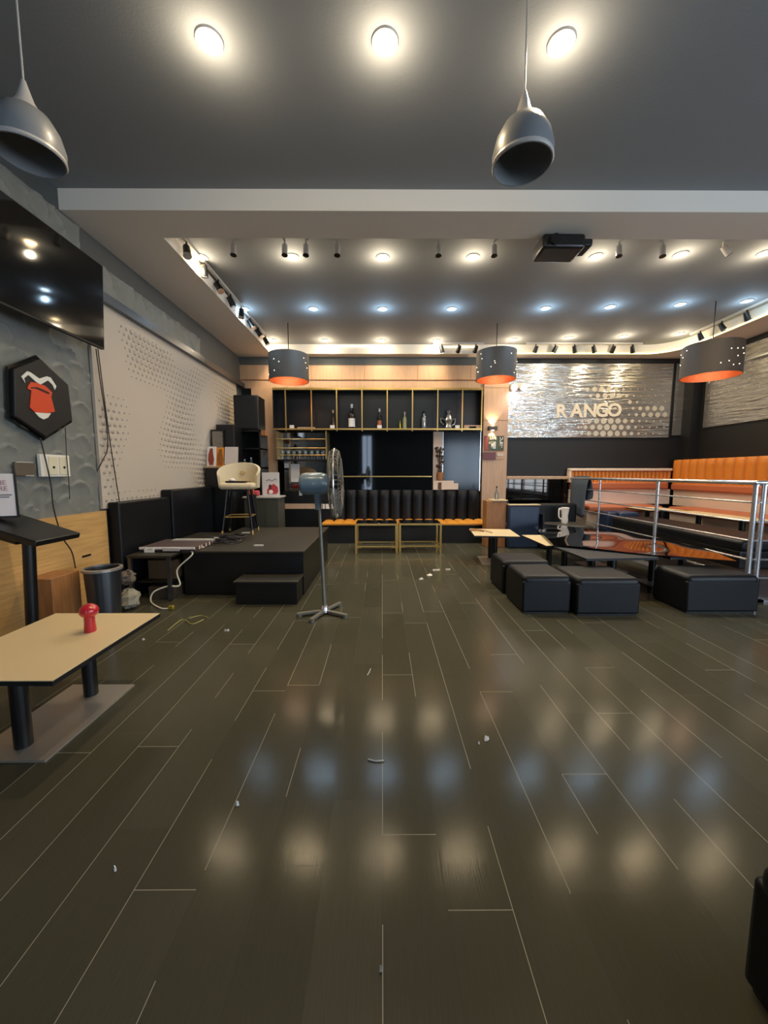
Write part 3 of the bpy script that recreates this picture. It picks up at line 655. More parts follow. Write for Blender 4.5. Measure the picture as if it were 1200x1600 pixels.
# rod on the far cream table
rod = MB(); rod.tube(smooth_path([(1.55, 6.72, .515), (1.72, 6.58, .53), (1.86, 6.4, .512)]), .011, 8); rod.thing('wooden_rod', M['wallwood'], 'pale rod lying on the far cream table', 'rod')
rod = MB(); rod.tube(smooth_path([(1.52, 6.62, .518), (1.64, 6.6, .53), (1.76, 6.56, .516)]), .016, 8); rod.thing('brown_roll', M['wood_dk'], 'short brown roll under the pale rod on the far cream table', 'roll')

# ottomans
def ottoman(x0, x1, y0, y1, h, label, z0=0, grp='black cube ottomans', m='leather', rz=0):
    t = empty('ottoman', ((x0+x1)/2, (y0+y1)/2, z0), label, 'ottoman', grp, rz); w2, d2 = (x1-x0)/2, (y1-y0)/2
    MB().box(-w2, w2, -d2, d2, .02, h-.06).part('body', M[m], t, local=True, bevel=.02)
    c = MB().box(-w2, w2, -d2, d2, h-.13, h).part('cushion', M[m], t, local=True); bev(c, .055, 6)
    MB().box(-w2+.02, w2-.02, -d2+.02, d2-.02, 0, .02).part('foot', M['blackmat'], t, local=True)
ottoman(2.05, 2.72, 3.92, 4.5, .41, 'black cube ottoman at the front of the group, right of two others')
ottoman(1.5, 2.02, 3.98, 4.55, .42, 'black cube ottoman at the front of the group, on the left')
ottoman(1.5, 2.1, 4.68, 5.22, .42, 'black cube ottoman behind the front left one, near the far cream table')
ottoman(3.26, 4.04, 3.98, 4.5, .42, 'black cube ottoman at the foot of the railing post')
ottoman(1.06, 1.55, .55, .99, .42, 'black ottoman cut off by the right edge of the picture, nearest the camera')
ottoman(4.85, 5.25, 7.75, 8.2, .42, 'blue black ottoman behind the railing beside the small corner table', .3, m='navy')
ottoman(4.62, 4.82, 7.78, 8.2, .42, 'narrow blue black ottoman behind the railing, left of the wider one', .3, m='navy')

# wooden plinth with a bottle, blue sofa end, black seat by the mirror
block('wooden_plinth', 2.12, 2.52, 7.75, 8.05, 0, .95, M['wood_dk'], 'orange brown wooden plinth before the wooden pier', 'plinth', bevel=.006)
MB().box(2.22, 2.54, 7.72, 8.05, .95, .97).thing('plinth_tray', M['cream'], 'thin cream tray lying on the wooden plinth', 'tray')
t = empty('glass_bottle', (2.36, 7.9, .97), 'small clear bottle standing on the wooden plinth', 'bottle')
MB().lathe([(.035, 0), (.038, .02), (.038, .12), (.014, .18), (.013, .24)], n=16).part('glass_body', M['glass'], t, local=True)
MB().lathe([(.016, .24), (.016, .27), (.0, .272)], n=12).part('cap', M['black'], t, local=True)
sf = empty('blue_sofa', (2.85, 7.9, 0), 'navy blue sofa end between the wooden plinth and black seat', 'sofa')
MB().box(2.54, 3.16, 7.62, 7.78, 0, .87).part('backrest', M['navy'], sf, bevel=.03); MB().box(2.54, 3.16, 7.78, 8.3, .03, .44).part('seat', M['navy'], sf, bevel=.04)
MB().box(2.54, 3.16, 7.6, 7.8, .87, .885).part('top_board', M['cream'], sf, label='cream board along the top')
bs = empty('black_sofa', (3.7, 7.9, 0), 'low black sofa with creased seat between the blue sofa and railing', 'sofa')
MB().box(3.2, 4.2, 8.2, 8.4, 0, .86).part('backrest', M['leather'], bs, bevel=.05); MB().box(3.2, 4.2, 7.5, 8.2, .02, .47).part('seat', mat('creased_grey_leather', '#37342f', .5, bump=.4, scale=25), bs, bevel=.05)
MB().box(3.17, 3.2, 7.5, 8.4, 0, .7).part('armrest', M['leather'], bs)

# jacket over the railing and white bundle on the seat
jk = MB()
def cloth(a, b):
    y = 8.0+a*.68; s = b*2-1
    drop = abs(s)
    x = 4.32+(.045 if s > 0 else -.045)*min(1, drop*6)+.025*math.sin(a*9+s*2)*drop
    z = 1.43-drop*(.82 if s < 0 else .45)-.05*math.sin(a*5)*drop+(.02 if drop < .1 else 0)
    return (x, y+.09*math.sin(b*6)*drop, z)
jk.grid(cloth, 24, 30); j = jk.thing('jacket', M['jacket'], 'slate blue jacket draped over the far end of the railing', 'clothing', smooth=80)
sm = j.modifiers.new('Solidify', 'SOLIDIFY'); sm.thickness = .014
wbn = empty('paper_bundle', (3.79, 7.9, .47), 'crumpled white paper bundle standing on the black sofa seat', 'paper')
q = MB(); q.lathe([(.055, 0), (.07, .06), (.06, .16), (.075, .26), (.085, .33), (.03, .31), (.0, .3)], n=9); q.part('bundle', M['paper'], wbn, local=True, smooth=20)
q = MB(); q.tube(smooth_path([(-.07, 0, .28), (-.12, 0, .3), (-.12, 0, .14), (-.06, 0, .08)]), .016, 8); q.part('twist', M['paper'], wbn, local=True)

# ------------------------------------------------------------------ left wall pieces
pf = MB(); pf.box(XL, XL+.03, 4.36, 8.6, 1.1, 3.43)
dens = []
hy = 4.42; sp = .092; r = 0; z = 1.2
def prad(y, z):
    a = math.sin(y*2.6+z*1.9)+.8*math.sin(y*4.3-z*3.1+1)+.5*math.sin(z*5.2+y*.7)
    return max(0, min(.031, .012+.015*a))
while z < 3.36:
    y = hy+(r % 2)*sp/2
    while y < 8.55:
        q = prad(y, z)
        if q > .007:
            n = 8; c = Vector((XL+.031, y, z))
            vs = [c+Vector((0, q*math.cos(k*2*PI/n), q*math.sin(k*2*PI/n))) for k in range(n)]+[c+Vector((.012, q*.45*math.cos(k*2*PI/n), q*.45*math.sin(k*2*PI/n)+q*.25)) for k in range(n)]
            pf._add(vs, [(k, (k+1) % n, n+(k+1) % n, n+k) for k in range(n)], 0); pf._add(vs[n:], [tuple(range(n))], 0)
            c2 = c+Vector((.0005, 0, -q*.55)); pf._add([c2+Vector((0, q*1.02*math.cos(k*2*PI/n), q*.75*math.sin(k*2*PI/n))) for k in range(n)], [tuple(range(n))], 1)  # darker disc set low under each bump, its shadow put in as colour
        y += sp
    z += sp*.87; r += 1
pf.thing('studded_wall_panel', [M['perf'], M['shade_print']], 'large pale wall panel studded with bumps in drifting patches', 'panel', smooth=30)

# television, tilted forward from the wall
tv = empty('television', (-2.95, 3.4, 2.8), 'large black wall television high above the emblem', 'television')
Rt = Matrix.Rotation(math.radians(4), 3, 'Y')
MB().box(-.02, .02, -.82, .82, 0, .84).part('casing', M['blackmat'], tv, local=True, bevel=.005)
MB().box(.0201, .023, -.81, .81, .02, .83).part('screen', M['screen'], tv, local=True, label='glossy black screen')
tv.rotation_euler = (0, math.radians(3), 0)
MB().box(-.22, -.02, -.3, .3, .25, .6).part('bracket', M['blackmat'], tv, local=True)

# hexagonal emblem
eb = empty('wall_emblem', (-3.13, 3.63, 1.84), 'black hexagon wall emblem with orange and white mask design', 'emblem')
hexp = [(3.36, 2.38), (3.62, 2.54), (3.93, 2.37), (3.945, 2.03), (3.62, 1.83), (3.33, 1.98)]
P = lambda a, b, c: (-3.155+c, a, b)
MB().prism(hexp, 0, .05, f=P).part('board', M['blackmat'], eb, bevel=.012)
hs = lambda k: [(3.635+(a-3.635)*k, 2.18+(b-2.18)*k) for a, b in hexp]
MB().prism(hs(1.08), 0, .02, f=P).part('backing', M['mirror'], eb)
def epx(pl, m, name, d=.056, label=None): MB().prism([tuple(on(u/6., 540+v/6., 'X', -3.1).yz) for u, v in pl], .05, d, f=P).part(name, m, eb, label=label, smooth=0)
epx([(200, 290), (255, 240), (285, 250), (370, 310), (440, 288), (475, 300), (528, 380), (515, 415), (495, 370), (450, 325), (380, 365), (345, 345), (265, 275), (225, 305), (238, 350)], M['white'], 'brow_mark', label='white zigzag mark')
epx([(290, 340), (340, 350), (420, 375), (490, 440), (480, 480), (515, 620), (440, 632), (330, 625), (280, 580), (295, 420), (258, 405), (265, 375)], mat('emblem_orange', '#d2451f', .45), 'face_mark', label='orange mark')
epx([(290, 390), (340, 388), (400, 412), (460, 440), (455, 455), (395, 428), (335, 402), (290, 402)], M['black'], 'brow_line', .06)
epx([(325, 625), (440, 634), (478, 634), (450, 675), (410, 692), (370, 672)], M['white'], 'chin_mark', label='white chin mark')

# sockets and cables on the wall
sk = empty('wall_socket', (-3.15, 3.73, 1.47), 'cream double wall socket below the hexagon emblem', 'socket')
MB().box(-3.17, -3.135, 3.57, 3.9, 1.47, 1.68).part('plate', M['white'], sk, bevel=.006)
for y in (3.7, 3.82):
    MB().box(-3.135, -3.128, y-.05, y+.05, 1.49, 1.66).part('outlet', mat('cream_plate', '#d6cfb4', .45), sk, bevel=.003)
    c = sk.children[-1]; MB().cyl((-3.128, y, 1.56), (-3.124, y, 1.56), .012, n=10).part('switch', M['black'], c)
sk = empty('wall_socket', (-3.15, 3.42, 1.48), 'dull brown wall plate left of the cream socket', 'socket')
MB().box(-3.17, -3.145, 3.33, 3.52, 1.48, 1.6).part('plate', mat('brown_plate', '#5c5247', .5), sk, bevel=.005); MB().box(-3.15, -3.14, 3.34, 3.5, 1.595, 1.603).part('edge', M['palegrey'], sk); MB().box(-3.15, -3.14, 3.42, 3.5, 1.478, 1.486).part('edge', M['palegrey'], sk)
def wallpath(pp, x): return smooth_path([on(u, v, 'X', x) for u, v in pp])
MB().tube(wallpath([(63, 684), (72, 722), (80, 760), (84, 795), (97, 838), (112, 862), (118, 888)], -3.1), .006, 6).thing('cable', M['cable'], 'dark cable hanging from the hexagon emblem down to the bin', 'cable')
MB().tube(wallpath([(150, 545), (156, 590), (166, 660), (168, 700), (160, 720), (152, 736)], -3.12), .006, 6).thing('cable', M['cable'], 'black cable from the television curling back at the panel edge', 'cable')
MB().tube(wallpath([(153, 545), (160, 600), (172, 690), (187, 786)], -3.12), .006, 6).thing('cable', M['cable'], 'black cable running straight down the studded panel', 'cable')
MB().tube(wallpath([(102, 668), (104, 712)], -3.12)+wallpath([(104, 712), (107, 745), (109, 780)], -3.12)[1:], .004, 6).thing('cable', M['cable'], 'thin black cable past the right side of the cream socket', 'cable')

# lectern with sign
lc = empty('lectern', (-2.8, 3.0, 0), 'black lectern with sloping top, behind the foreground cream table', 'lectern')
Rl = Matrix.Rotation(math.radians(18), 3, 'Y')
MB().cyl((-2.83, 3.0, .015), (-2.78, 3.0, 1.02), .042, n=16).part('pole', M['black'], lc)
MB().obox((-2.83, 2.97, 1.09), .66, .42, .045, Rl).part('top', M['black'], lc, bevel=.01)
MB().box(-3.05, -2.62, 2.8, 3.2, 0, .018).part('base', M['black'], lc, bevel=.005)
MB().obox((-2.87, 2.97, 1.03), .22, .16, .09, Rl).part('bracket', M['black'], lc, bevel=.02)
sg = empty('table_sign', (-2.95, 2.98, 1.17), 'pale pink and white sign standing on the lectern', 'sign'); sg.rotation_euler = (0, 0, .45); sg.location.x = -2.95
MB().box(-3.10, -2.82, 2.965, 2.98, 1.175, 1.5).part('board', mat('sign_white', '#f0e2dc', .5), sg); MB().box(-2.82, -2.812, 2.96, 2.985, 1.17, 1.505).part('edge', M['black'], sg); MB().box(-3.1, -2.81, 2.94, 3.0, 1.16, 1.175).part('foot', M['black'], sg)
tt = MB(); text_mb('NE', .05, lambda x, y, z: (-2.865+x, 2.963-z, 1.43+y), mb=tt, align='RIGHT'); text_mb('RE', .05, lambda x, y, z: (-2.86+x, 2.963-z, 1.385+y), mb=tt, align='RIGHT'); tt.part('lettering', mat('sign_pink', '#b48a86', .6), sg, smooth=0)
tt = MB(); tt.box(-2.95, -2.84, 2.961, 2.964, 1.333, 1.341); tt.box(-2.95, -2.855, 2.961, 2.964, 1.317, 1.324); tt.part('text_line', M['shade_print'], sg)
sg.location = (-2.97, 2.95, 1.17)

# red shaker, bin, wooden box, bags
rd = empty('red_shaker', (-1.86, 2.37, .5), 'glossy red shaker with rounded head on the foreground cream table', 'shaker')
MB().lathe([(.032, 0), (.034, .01), (.03, .06), (.03, .1)], n=20).part('body', M['red'], rd, local=True); MB().ball((0, 0, .135), .055, .055, .045).part('head', M['red'], rd, local=True)
bi = empty('waste_bin', (-2.68, 3.62, 0), 'round dark steel waste bin beside the wooden wall boards', 'bin')
MB().lathe([(.12, 0), (.15, .59), (.142, .59), (.115, .01), (0, .01)], n=32).part('body', M['bin'], bi, local=True)
MB().lathe([(.14, .575), (.166, .585), (.166, .605), (.14, .61)], n=32, caps=False).part('rim', M['steel'], bi, local=True, label='pale crumpled rim')
block('wooden_box', -3.13, -2.9, 3.3, 3.62, 0, .58, M['wood_dk'], 'wooden box against the wall, left of the steel bin', 'box', bevel=.005)
block('wall_slot', -3.149, -3.145, 3.98, 4.1, .62, .64, M['black'], 'small dark slot in the wooden wall boards above the bin', 'slot', bevel=0)
def crumple(name, c, r, m, label, cat, grp=None, flat=.7):
    q = MB(); q.ball(c, r, r, r*flat, 12, 8)
    for v in q.v: v += (v-Vector(c))*random.uniform(-.25, .2)
    lo = min(v.z for v in q.v)
    for v in q.v: v.z += c[2]-r*flat-lo if False else 0
    return q.thing(name, m, label, cat, grp, smooth=0)
M['bag'] = mat('dusty_bag', '#8f8a78', .7)
crumple('rubble_bag', (-2.8, 4.15, .13), .115, M['bag'], 'crumpled grey bag on the floor behind the steel bin', 'bag', flat=.9)
crumple('rubble_bag', (-2.81, 4.16, .36), .085, mat('brown_bag', '#5d5348', .7), 'crumpled brownish bag on top of the grey bag behind the bin', 'bag', flat=.9)

# black wall sofa
ws = empty('wall_sofa', (-3.0, 6.0, 0), 'long black sofa with stepped back under the studded wall panel', 'sofa')
MB().box(-3.165, -3.03, 4.42, 5.5, 0, 1.17).part('backrest', M['leather'], ws, bevel=.02); MB().box(-3.165, -3.0, 5.5, 6.8, 0, 1.27).part('backrest', M['leather'], ws, bevel=.02)
MB().box(-3.0, -2.6, 6.3, 6.8, 0, .45).part('seat', M['leather'], ws, bevel=.03)

# stage platform, step, side table with junk
stg = empty('stage_platform', (-1.7, 5.7, 0), 'large black stage box with dusty top beside the standing fan', 'platform')
MB().box(-2.44, -.97, 4.65, 6.75, 0, .53).part('body', M['black'], stg)
MB().box(-2.46, -.95, 4.63, 6.77, .53, .555).part('top', M['stage'], stg, bevel=.004)
ps2 = empty('stage_step', (-1.33, 4.47, 0), 'low black step before the stage box', 'step')
MB().box(-1.68, -.98, 4.3, 4.62, 0, .255).part('body', M['black'], ps2); MB().box(-1.7, -.96, 4.28, 4.63, .255, .275).part('tread', M['stage'], ps2, bevel=.004)
jt = empty('side_table', (-2.75, 5.0, 0), 'thin black table left of the stage box, holding a flat case', 'table')
MB().box(-2.98, -2.47, 4.4, 6.2, .52, .55).part('tabletop', M['stage'], jt, bevel=.004)
for x in (-2.95, -2.5):
    for y in (4.43, 6.15): MB().box(x-.018, x+.018, y-.018, y+.018, 0, .52).part('leg', M['bin'], jt)
MB().box(-2.93, -2.5, 4.5, 6.1, .2, .22).part('shelf', M['black'], jt)
block('cardboard_box', -2.85, -2.52, 4.6, 5.0, .22, .45, mat('dim_brown_box', '#4d3d2a', .7, var=.15), 'dim brown box on the lower shelf of the black side table', 'box', bevel=.004)
block('cardboard_box', -2.8, -2.5, 4.5, 4.8, 0, .15, mat('dark_brown_box', '#3a3025', .7), 'dark brown box on the floor under the black side table', 'box', bevel=.004)
cs = empty('flat_case', (-2.6, 4.75, .555), 'flat dark striped case with white front edge on the side table', 'case')
MB().box(-2.95, -2.28, 4.62, 5.2, .557, .61).part('body', M['case'], cs, bevel=.006)
MB().box(-2.95, -2.28, 4.606, 4.62, .585, .61).part('front_edge', M['paper'], cs)
MB().box(-2.66, -2.46, 4.595, 4.61, .565, .6).part('latch', M['palegrey'], cs)
MB().box(-2.8, -2.25, 5.06, 5.18, .61, .622).part('top_strip', M['palegrey'], cs)
for y in (4.72, 4.78, 4.9, 5.0, 5.08): MB().box(-2.28, -2.275, y, y+.03, .565, .605).part('stripe', M['creampanel'], cs)
hk = MB(); hk.box(-2.88, -2.76, 4.59, 4.6, .53, .58); hk.box(-2.88, -2.85, 4.59, 4.6, .58, .6); hk.box(-2.79, -2.76, 4.59, 4.6, .58, .6); hk.thing('white_bracket', M['white'], 'small white plastic clip at the front left edge of the flat case', 'clip')
cb2 = empty('extension_cable', (-2.2, 4.6, 0), 'white cable hanging from the stage top to the floor with plug', 'cable')
cp = [on(335, 843, 'Z', .565), on(312, 848, 'Z', .565), on(318, 855, 'Z', .565), on(290, 857, 'Z', .567)]+[Vector((-2.3, 4.6, .53))]+[on(277, 890, 'Y', 4.55), on(281, 914, 'Y', 4.5), on(262, 916, 'Y', 4.45), on(240, 925, 'Y', 4.4)]+[on(236, 940, 'Y', 4.35), on(250, 950, 'Z', .01), on(262, 951, 'Z', .01)]
MB().tube(smooth_path(cp), .009, 8).part('cord', M['whitecable'], cb2)
pp = on(268, 950, 'Z', .02); MB().box(pp.x-.03, pp.x+.03, pp.y-.02, pp.y+.02, 0.0, .05).part('plug', M['gold2'], cb2, bevel=.01, label='yellowish plug'); pp = on(338, 842, 'Z', .565); MB().box(pp.x-.03, pp.x+.03, pp.y-.02, pp.y+.02, .557, .59).part('plug', M['whitecable'], cb2, bevel=.008)
# tangle of cables on the stage
tg = MB(); c = on(355, 843, 'Z', .57)
for i in range(9):
    r = random.uniform(.08, .2); ox, oy = random.uniform(-.12, .2), random.uniform(-.2, .15); ph = random.uniform(0, 6)
    tg.tube([(c.x+ox+r*math.cos(t*.5+ph)*(1+.2*math.sin(t)), c.y+oy+r*.9*math.sin(t*.5+ph), .568+.012*math.sin(t*1.7+i)+.006*i) for t in range(13)], .008, 6)
tg.thing('cable_tangle', M['cable'], 'tangle of black cables on the stage before the bar stool', 'cable')
for u, v, n in ((384, 833, 'behind the tangle'), (404, 853, 'right of the tangle')):
    q = on(u, v, 'Z', .56); MB().box(q.x-.06, q.x+.06, q.y-.025, q.y+.025, .556, .575).thing('paper_scrap', M['palegrey'], 'pale scrap on the stage top, %s of cables' % n, 'scrap', 'scraps on the stage', bevel=.004)

# bar stool with tub seat on the stage
bs = empty('bar_stool', (-2.28, 6.15, .555), 'beige tub bar stool with black legs standing on the stage', 'bar stool', rz=.12)
MB().prism([(-.25, -.24), (.25, -.24), (.29, .0), (.25, .22), (-.25, .22), (-.29, 0)], .70, .80).part('seat', M['beige'], bs, local=True); bev(bs.children[-1], .045, 4)
def shell(off, inner):
    m = MB()
    def fn(a, b):
        t = PI*(-.12+1.24*a); h = .36*(.42+.58*max(0, math.sin(PI*max(0, min(1, a))))**.9)
        r = (.31 if not inner else .275); x = -r*math.cos(t)*(1+.06*b); y = (.02+r*.86*math.sin(t)*(1+.1*b))
        return (x, y, .72+b*(h+.05)+(0 if not inner else -.002))
    return fn
f1, f2 = shell(0, False), shell(0, True); sh = MB(); nu, nv = 36, 8
sh.grid(f1, nu, nv); sh.grid(f2, nu, nv)
for i in range(nu): a, b = i/nu, (i+1)/nu; sh._add([f1(a, 1), f1(b, 1), f2(b, 1), f2(a, 1)], [(0, 1, 2, 3)])
for e in (0, 1):
    for j in range(nv): a, b = j/nv, (j+1)/nv; sh._add([f1(e, a), f1(e, b), f2(e, b), f2(e, a)], [(0, 1, 2, 3)])
sh.part('backrest', M['beige'], bs, local=True, smooth=70); bev(bs.children[-1], .012, 3)
MB().tube([(.035*math.cos(i*2*PI/12), .245, .96+.022*math.sin(i*2*PI/12)) for i in range(12)], .006, 6, closed=True).part('back_ring', M['gold'], bs, local=True)
for sx in (-1, 1):
    for sy in (-1, 1): MB().cyl((sx*.15, sy*.14, .7), (sx*.23, sy*.22, 0), .022, .016, n=12).part('leg', M['black'], bs, local=True); MB().cyl((sx*.226, sy*.217, .06), (sx*.23, sy*.22, 0), .019, .018, n=12).part('leg_tip', M['gold'], bs.children[-1], local=True, label='brass tip')
fr = MB(); qq = [(-.195, -.188), (.195, -.188), (.195, .188), (-.195, .188)]
for i in range(4): a, b = qq[i], qq[(i+1) % 4]; fr.cyl((*a, .27), (*b, .27), .011, n=8)
fr.part('footrest', M['gold'], bs, local=True, label='brass footrest')
MB().box(-.12, .12, -.12, .12, .66, .7).part('seat_plate', M['blackmat'], bs, local=True)
it = empty('remote_bundle', (-2.28, 6.02, 1.355), 'dark gadget with wires lying on the bar stool seat', 'gadget')
MB().box(-2.43, -2.12, 5.97, 6.07, 1.357, 1.385).part('body', M['black'], it, bevel=.008); q = MB(); q.ball((-2.34, 6.02, 1.4), .05, .035, .025); q.part('wrap', M['paper'], it); MB().tube(smooth_path([(-2.12, 6.02, 1.372), (-2.05, 5.97, 1.38), (-2.02, 5.92, 1.364)]), .004, 6).part('wire', M['cable'], it)

# speakers, shelf unit, boards in the back left corner
bx = empty('bookshelf', (-2.85, 7.9, 0), 'tall black open shelf unit in the back left corner', 'shelf')
bx0, bx1, by0, by1, bzt = -2.98, -2.42, 7.75, 8.25, 2.36
for x in (bx0, bx1-.025): MB().box(x, x+.025, by0, by1, 0, bzt).part('side_panel', M['black'], bx)
MB().box(bx0, bx1, by1-.02, by1, 0, bzt).part('back_panel', M['black'], bx)
for z in (.05, .55, 1.05, 1.6, 1.98, bzt-.03): MB().box(bx0, bx1, by0, by1-.02, z, z+.03).part('shelf', M['black'], bx)
MB().box(bx1, bx1+.08, by0+.05, by0+.25, 2.26, 2.36).part('end_block', M['wood_dk'], bx)
for u, h, n in ((382, .16, 'left'), (392, .2, 'right')):
    x = on(u, 700, 'Y', 7.9).x; MB().lathe([(.03, 0), (.035, .05), (.02, h*.7), (.022, h)], (x, 7.9, 2.01-.38), 12).thing('drinking_glass', M['glass'], 'dim glass on the black shelf unit, %s of the pair' % n, 'glass', 'glasses on the black shelf unit')
sp_ = empty('loudspeaker', (-2.66, 7.95, bzt), 'black loudspeaker on top of the shelf unit in the corner', 'loudspeaker')
MB().box(-2.93, -2.44, 7.75, 8.2, bzt, bzt+.68).part('cabinet', M['black'], sp_, bevel=.02); MB().box(-2.9, -2.47, 7.735, 7.75, bzt+.03, bzt+.65).part('grille', M['blackmat'], sp_, bevel=.005)
lp = empty('loudspeaker', (-2.9, 7.35, 0), 'tall black speaker cabinet against the studded panel, left of the shelf unit', 'loudspeaker')
MB().box(-3.06, -2.73, 7.2, 7.6, 0, 2.4).part('cabinet', M['black'], lp, bevel=.01); MB().box(-3.04, -2.75, 7.188, 7.2, 1.75, 2.36).part('grille', M['blackmat'], lp)
dk = empty('display_ledge', (-2.98, 6.95, 0), 'narrow black ledge cabinet holding picture boards', 'cabinet')
MB().box(-3.13, -2.72, 6.85, 7.17, 0, 1.6).part('body', M['black'], dk); MB().box(-3.14, -2.71, 6.83, 7.18, 1.6, 1.63).part('top', M['wallwood'], dk)
fm = empty('framed_mirror', (-3.05, 7.15, 1.63), 'black framed dark mirror standing behind the orange picture boards', 'mirror')
MB().box(-3.14, -2.9, 7.155, 7.175, 1.63, 2.3).part('frame', M['black'], fm); MB().box(-3.11, -2.92, 7.15, 7.155, 1.66, 2.27).part('glass', M['clearmirror'], fm)
def board(x0, x1, y, z0, z1, m, label, lean=.05, extra=None):
    t = empty('picture_board', ((x0+x1)/2, y, z0), label, 'picture', 'boards on the ledge'); 
    q = MB(); q._add([(x0, y, z0), (x1, y, z0), (x1, y+lean, z1), (x0, y+lean, z1), (x0, y+.012, z0), (x1, y+.012, z0), (x1, y+lean+.012, z1), (x0, y+lean+.012, z1)], [(0, 1, 2, 3), (4, 7, 6, 5), (0, 4, 5, 1), (1, 5, 6, 2), (2, 6, 7, 3), (3, 7, 4, 0)]); q.part('board', m, t, smooth=0)
    if extra: extra(t)
M['artorange'] = mat('art_orange', '#d98a2c', .5)
def figure(cx, z0, z1, m, y, lean):
    def g(t):
        q = MB(); h = z1-z0; P2 = [(-.03, 0), (.035, 0), (.05, .35), (.03, .7), (.02, 1), (-.02, 1), (-.05, .65), (-.055, .3)]
        q.prism([(cx+a, z0+.06*h+b*h*.85) for a, b in P2], 0, .004, f=lambda a, b, c: (a, y-.006+lean*(b-z0)/h-c, b)); q.part('picture', m, t, smooth=0)
    return g
board(-3.12, -2.96, 6.9, 1.63, 1.98, M['paper'], 'white board with a dark red shape, left on the ledge', .05, figure(-3.04, 1.63, 1.98, mat('art_red', '#8a3a28', .5), 6.9, .05))
board(-2.99, -2.85, 6.96, 1.63, 1.97, M['artorange'], 'orange picture board behind the white board on the ledge', .05, figure(-2.9, 1.63, 1.97, mat('art_brown', '#8d5520', .5), 6.96, .05))
board(-2.84, -2.6, 6.98, 1.66, 1.98, mat('board_pale', '#c9bcb2', .5), 'plain pale board above the bar stool back', .05)
gc = empty('green_cabinet', (-2.2, 7.2, 0), 'dark green grey cabinet behind the stage, holding a drink picture', 'cabinet')
MB().box(-2.5, -1.88, 6.95, 7.4, 0, 1.06).part('body', M['green'], gc, bevel=.008); MB().box(-2.52, -1.86, 6.93, 7.41, 1.06, 1.085).part('top', M['palegrey'], gc)
MB().box(-2.12, -1.88, 6.943, 6.95, .1, 1.0).part('door', M['green'], gc, bevel=.003)
dp = empty('drink_picture', (-2.05, 7.2, 1.085), 'pale picture card of a red strawberry drink on the green cabinet', 'picture')
MB().box(-2.24, -1.92, 7.2, 7.215, 1.087, 1.52).part('card', mat('card_pale', '#cfc9c8', .5), dp, bevel=.003)
q = MB(); q.prism([(-.1, 0), (.08, 0), (.11, .05), (.1, .13), (.03, .19), (-.04, .15), (-.1, .08)], 0, .004, f=lambda a, b, c: (-2.05+a, 7.199-c, 1.12+b)); q.part('picture', mat('strawberry', '#b33a44', .5), dp, smooth=0)
q = MB(); q.ball((-2.09, 7.197, 1.25), .03, .006, .05); q.part('berry', mat('berry_dark', '#5a1f2c', .5), dp); q = MB(); q.ball((-2.08, 7.197, 1.16), .045, .005, .04); q.part('cream_patch', M['paper'], dp)
tt = MB(); tt.tube(smooth_path([(-2.16, 7.195, 1.37), (-2.1, 7.195, 1.39), (-2.05, 7.195, 1.365), (-2.0, 7.195, 1.4), (-1.96, 7.195, 1.385)]), .005, 6); tt.part('script_line', M['shade_print'], dp)
block('red_packet', -2.5, -2.27, 7.05, 7.18, 1.085, 1.19, mat('red_wrap', '#b5434a', .35), 'red wrapped packet on the green cabinet left of the drink picture', 'packet', bevel=.03)
block('orange_tag', -2.28, -2.2, 6.6, 6.62, 1.14, 1.24, mat('tag_orange', '#e0653a', .5), 'orange object on the floor stand behind the bar stool legs', 'object', bevel=.01)
MB().box(-2.29, -2.19, 6.6, 6.7, .555, 1.14).thing('dark_stand', M['blackmat'], 'narrow dark stand behind the bar stool on the stage', 'stand')

# standing fan seen from the side
fn_ = empty('standing_fan', (-.62, 4.05, 0), 'tall blue grey standing fan turned sideways beside the stage', 'fan', rz=0)
for a in (200, 250, 330, 60):
    r = math.radians(a); q = MB(); q.obox((-.62+.14*math.cos(r), 4.02+.14*math.sin(r), .03), .3, .045, .02, Matrix.Rotation(r, 3, 'Z')); q.cyl((-.62+.27*math.cos(r), 4.02+.27*math.sin(r), 0), (-.62+.27*math.cos(r), 4.02+.27*math.sin(r), .03), .03, n=12); q.part('foot', M['wire'], fn_)
MB().lathe([(.05, .02), (.045, .06), (.03, .09)], (-.62, 4.02, 0), 20).part('hub', M['chrome'], fn_)
MB().cyl((-.62, 4.02, .06), (-.665, 4.05, 1.2), .022, .016, n=16).part('pole', M['wire'], fn_)
MB().cyl((-.675, 4.05, 1.12), (-.68, 4.05, 1.3), .03, .045, n=16).part('neck', M['fanblue'], fn_)
MB().lathe([(.0, -.17), (.07, -.165), (.105, -.14), (.115, -.08), (.115, .06), (.1, .12), (.08, .14)], (-.70, 4.05, 1.395), 28, axis=(1, .05, 0)).part('motor', M['fanblue'], fn_)
MB().box(-.87, -.845, 4.03, 4.07, 1.27, 1.36).part('tag', M['paper'], fn_)
FC = Vector((-.49, 4.07, 1.395)); FA = Vector((1, .05, .02)).normalized(); FQ = FA.to_track_quat('Z', 'Y')
def cage(sign):
    m = MB()
    for r, d in ((.36, .0), (.34, .045), (.26, .065), (.17, .073), (.08, .078)): m.tube([FC+FQ@Vector((r*math.cos(k*2*PI/36), r*math.sin(k*2*PI/36), sign*d)) for k in range(36)], .0035, 5, closed=True)
    for k in range(48):
        a = k*2*PI/48; m.tube([FC+FQ@Vector((r*math.cos(a), r*math.sin(a), sign*d)) for r, d in ((.36, 0), (.355, .025), (.335, .047), (.24, .067), (.06, .078))], .002, 4)
    return m
cage(1).part('front_grille', M['wire'], fn_); cage(-1).part('rear_grille', M['wire'], fn_)
MB().tube([FC+FQ@Vector((.365*math.cos(k*2*PI/40), .365*math.sin(k*2*PI/40), 0)) for k in range(40)], .009, 8, closed=True).part('rim_band', M['chrome'], fn_)
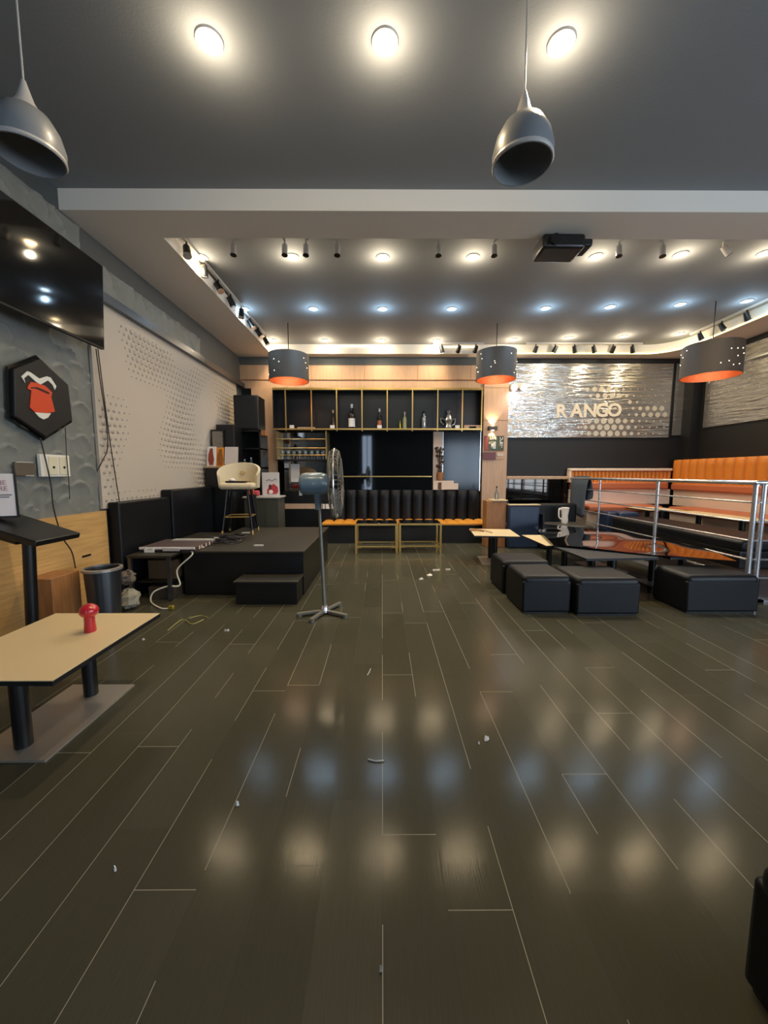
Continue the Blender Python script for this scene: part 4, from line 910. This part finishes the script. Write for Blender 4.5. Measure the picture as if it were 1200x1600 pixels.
MB().lathe([(.06, -.03), (.06, .04), (.03, .06), (0, .062)], FC, 20, axis=FA).part('blade_hub', M['black'], fn_)
for k in range(3):
    a0 = k*2*PI/3
    q = MB(); q.grid(lambda a, b: FC+FQ@Vector(((.05+a*.27)*math.cos(a0+(b-.5)*1.3*(.6+.4*a)), (.05+a*.27)*math.sin(a0+(b-.5)*1.3*(.6+.4*a)), (b-.5)*.07)), 8, 10); bl_ = q.part('blade', mat('fan_blade', '#55595d', .4), fn_); sd = bl_.modifiers.new('Solidify', 'SOLIDIFY'); sd.thickness = .003

# ------------------------------------------------------------------ litter on the floor
def scrap(u, v, n, s, m, label, z=.0, kind='paper_scrap'):
    c = on(u, v, 'Z', 0); q = MB()
    pl = [(s*random.uniform(.5, 1)*math.cos(k*PI/4), s*random.uniform(.3, .8)*math.sin(k*PI/4)) for k in range(8)]
    k = len(pl); vs = [(c.x+a, c.y+b, random.uniform(.0, .004)) for a, b in pl]+[(c.x+a*.6, c.y+b*.6, .008+random.uniform(0, .018)) for a, b in pl]
    q._add(vs, [tuple(range(k-1, -1, -1)), tuple(range(k, 2*k))]+[(i, (i+1) % k, k+(i+1) % k, k+i) for i in range(k)]); q.thing(kind, m, label, 'scrap', 'litter on the floor', smooth=0)
scrap(658, 905, 1, .05, M['palegrey'], 'pale scrap at the near end of the torn paper trail on the floor')
scrap(672, 899, 1, .06, M['paper'], 'largest white torn paper of the trail in the middle floor')
scrap(682, 891, 1, .07, M['palegrey'], 'pale scrap at the far end of the torn paper trail')
scrap(700, 890, 1, .05, M['palegrey'], 'small pale scrap right of the torn paper trail')
scrap(760, 1156, 1, .02, M['paper'], 'bright white crumb on the floor planks, right of centre')
scrap(748, 1163, 1, .008, M['paper'], 'tiny crumb just left of the bright white crumb')
scrap(371, 1259, 1, .01, M['paper'], 'tiny pale crumb on the bare floor left of centre')
scrap(180, 1361, 1, .007, M['paper'], 'tiny pale crumb on the lower left floor')
scrap(595, 1518, 1, .008, M['palegrey'], 'pale speck on the central seam nearest the camera')
scrap(224, 1000, 1, .018, M['palegrey'], 'pale scrap on the floor just beyond the tip of the cream table')
scrap(355, 986, 1, .04, M['palegrey'], 'thin pale curl on the floor before the step')
for pts_, l in (([(575, 1186), (587, 1189), (600, 1188)], 'thin pale string lying across the central floor seam'), ([(574, 1055), (577, 1050), (579, 1045)], 'short straw on the floor between two planks'), ([(262, 985), (285, 968), (300, 975), (318, 968)], 'yellow plastic ribbon on the floor before the side table'), ([(296, 966), (312, 962), (325, 965)], 'second yellow ribbon scrap nearer the stage')):
    MB().tube(smooth_path([on(u, v, 'Z', .006) for u, v in pts_]), .004, 5).thing('string_scrap', mat('ribbon_yellow', '#a39a52', .5) if 'yellow' in l else M['palegrey'], l, 'scrap', 'litter on the floor')
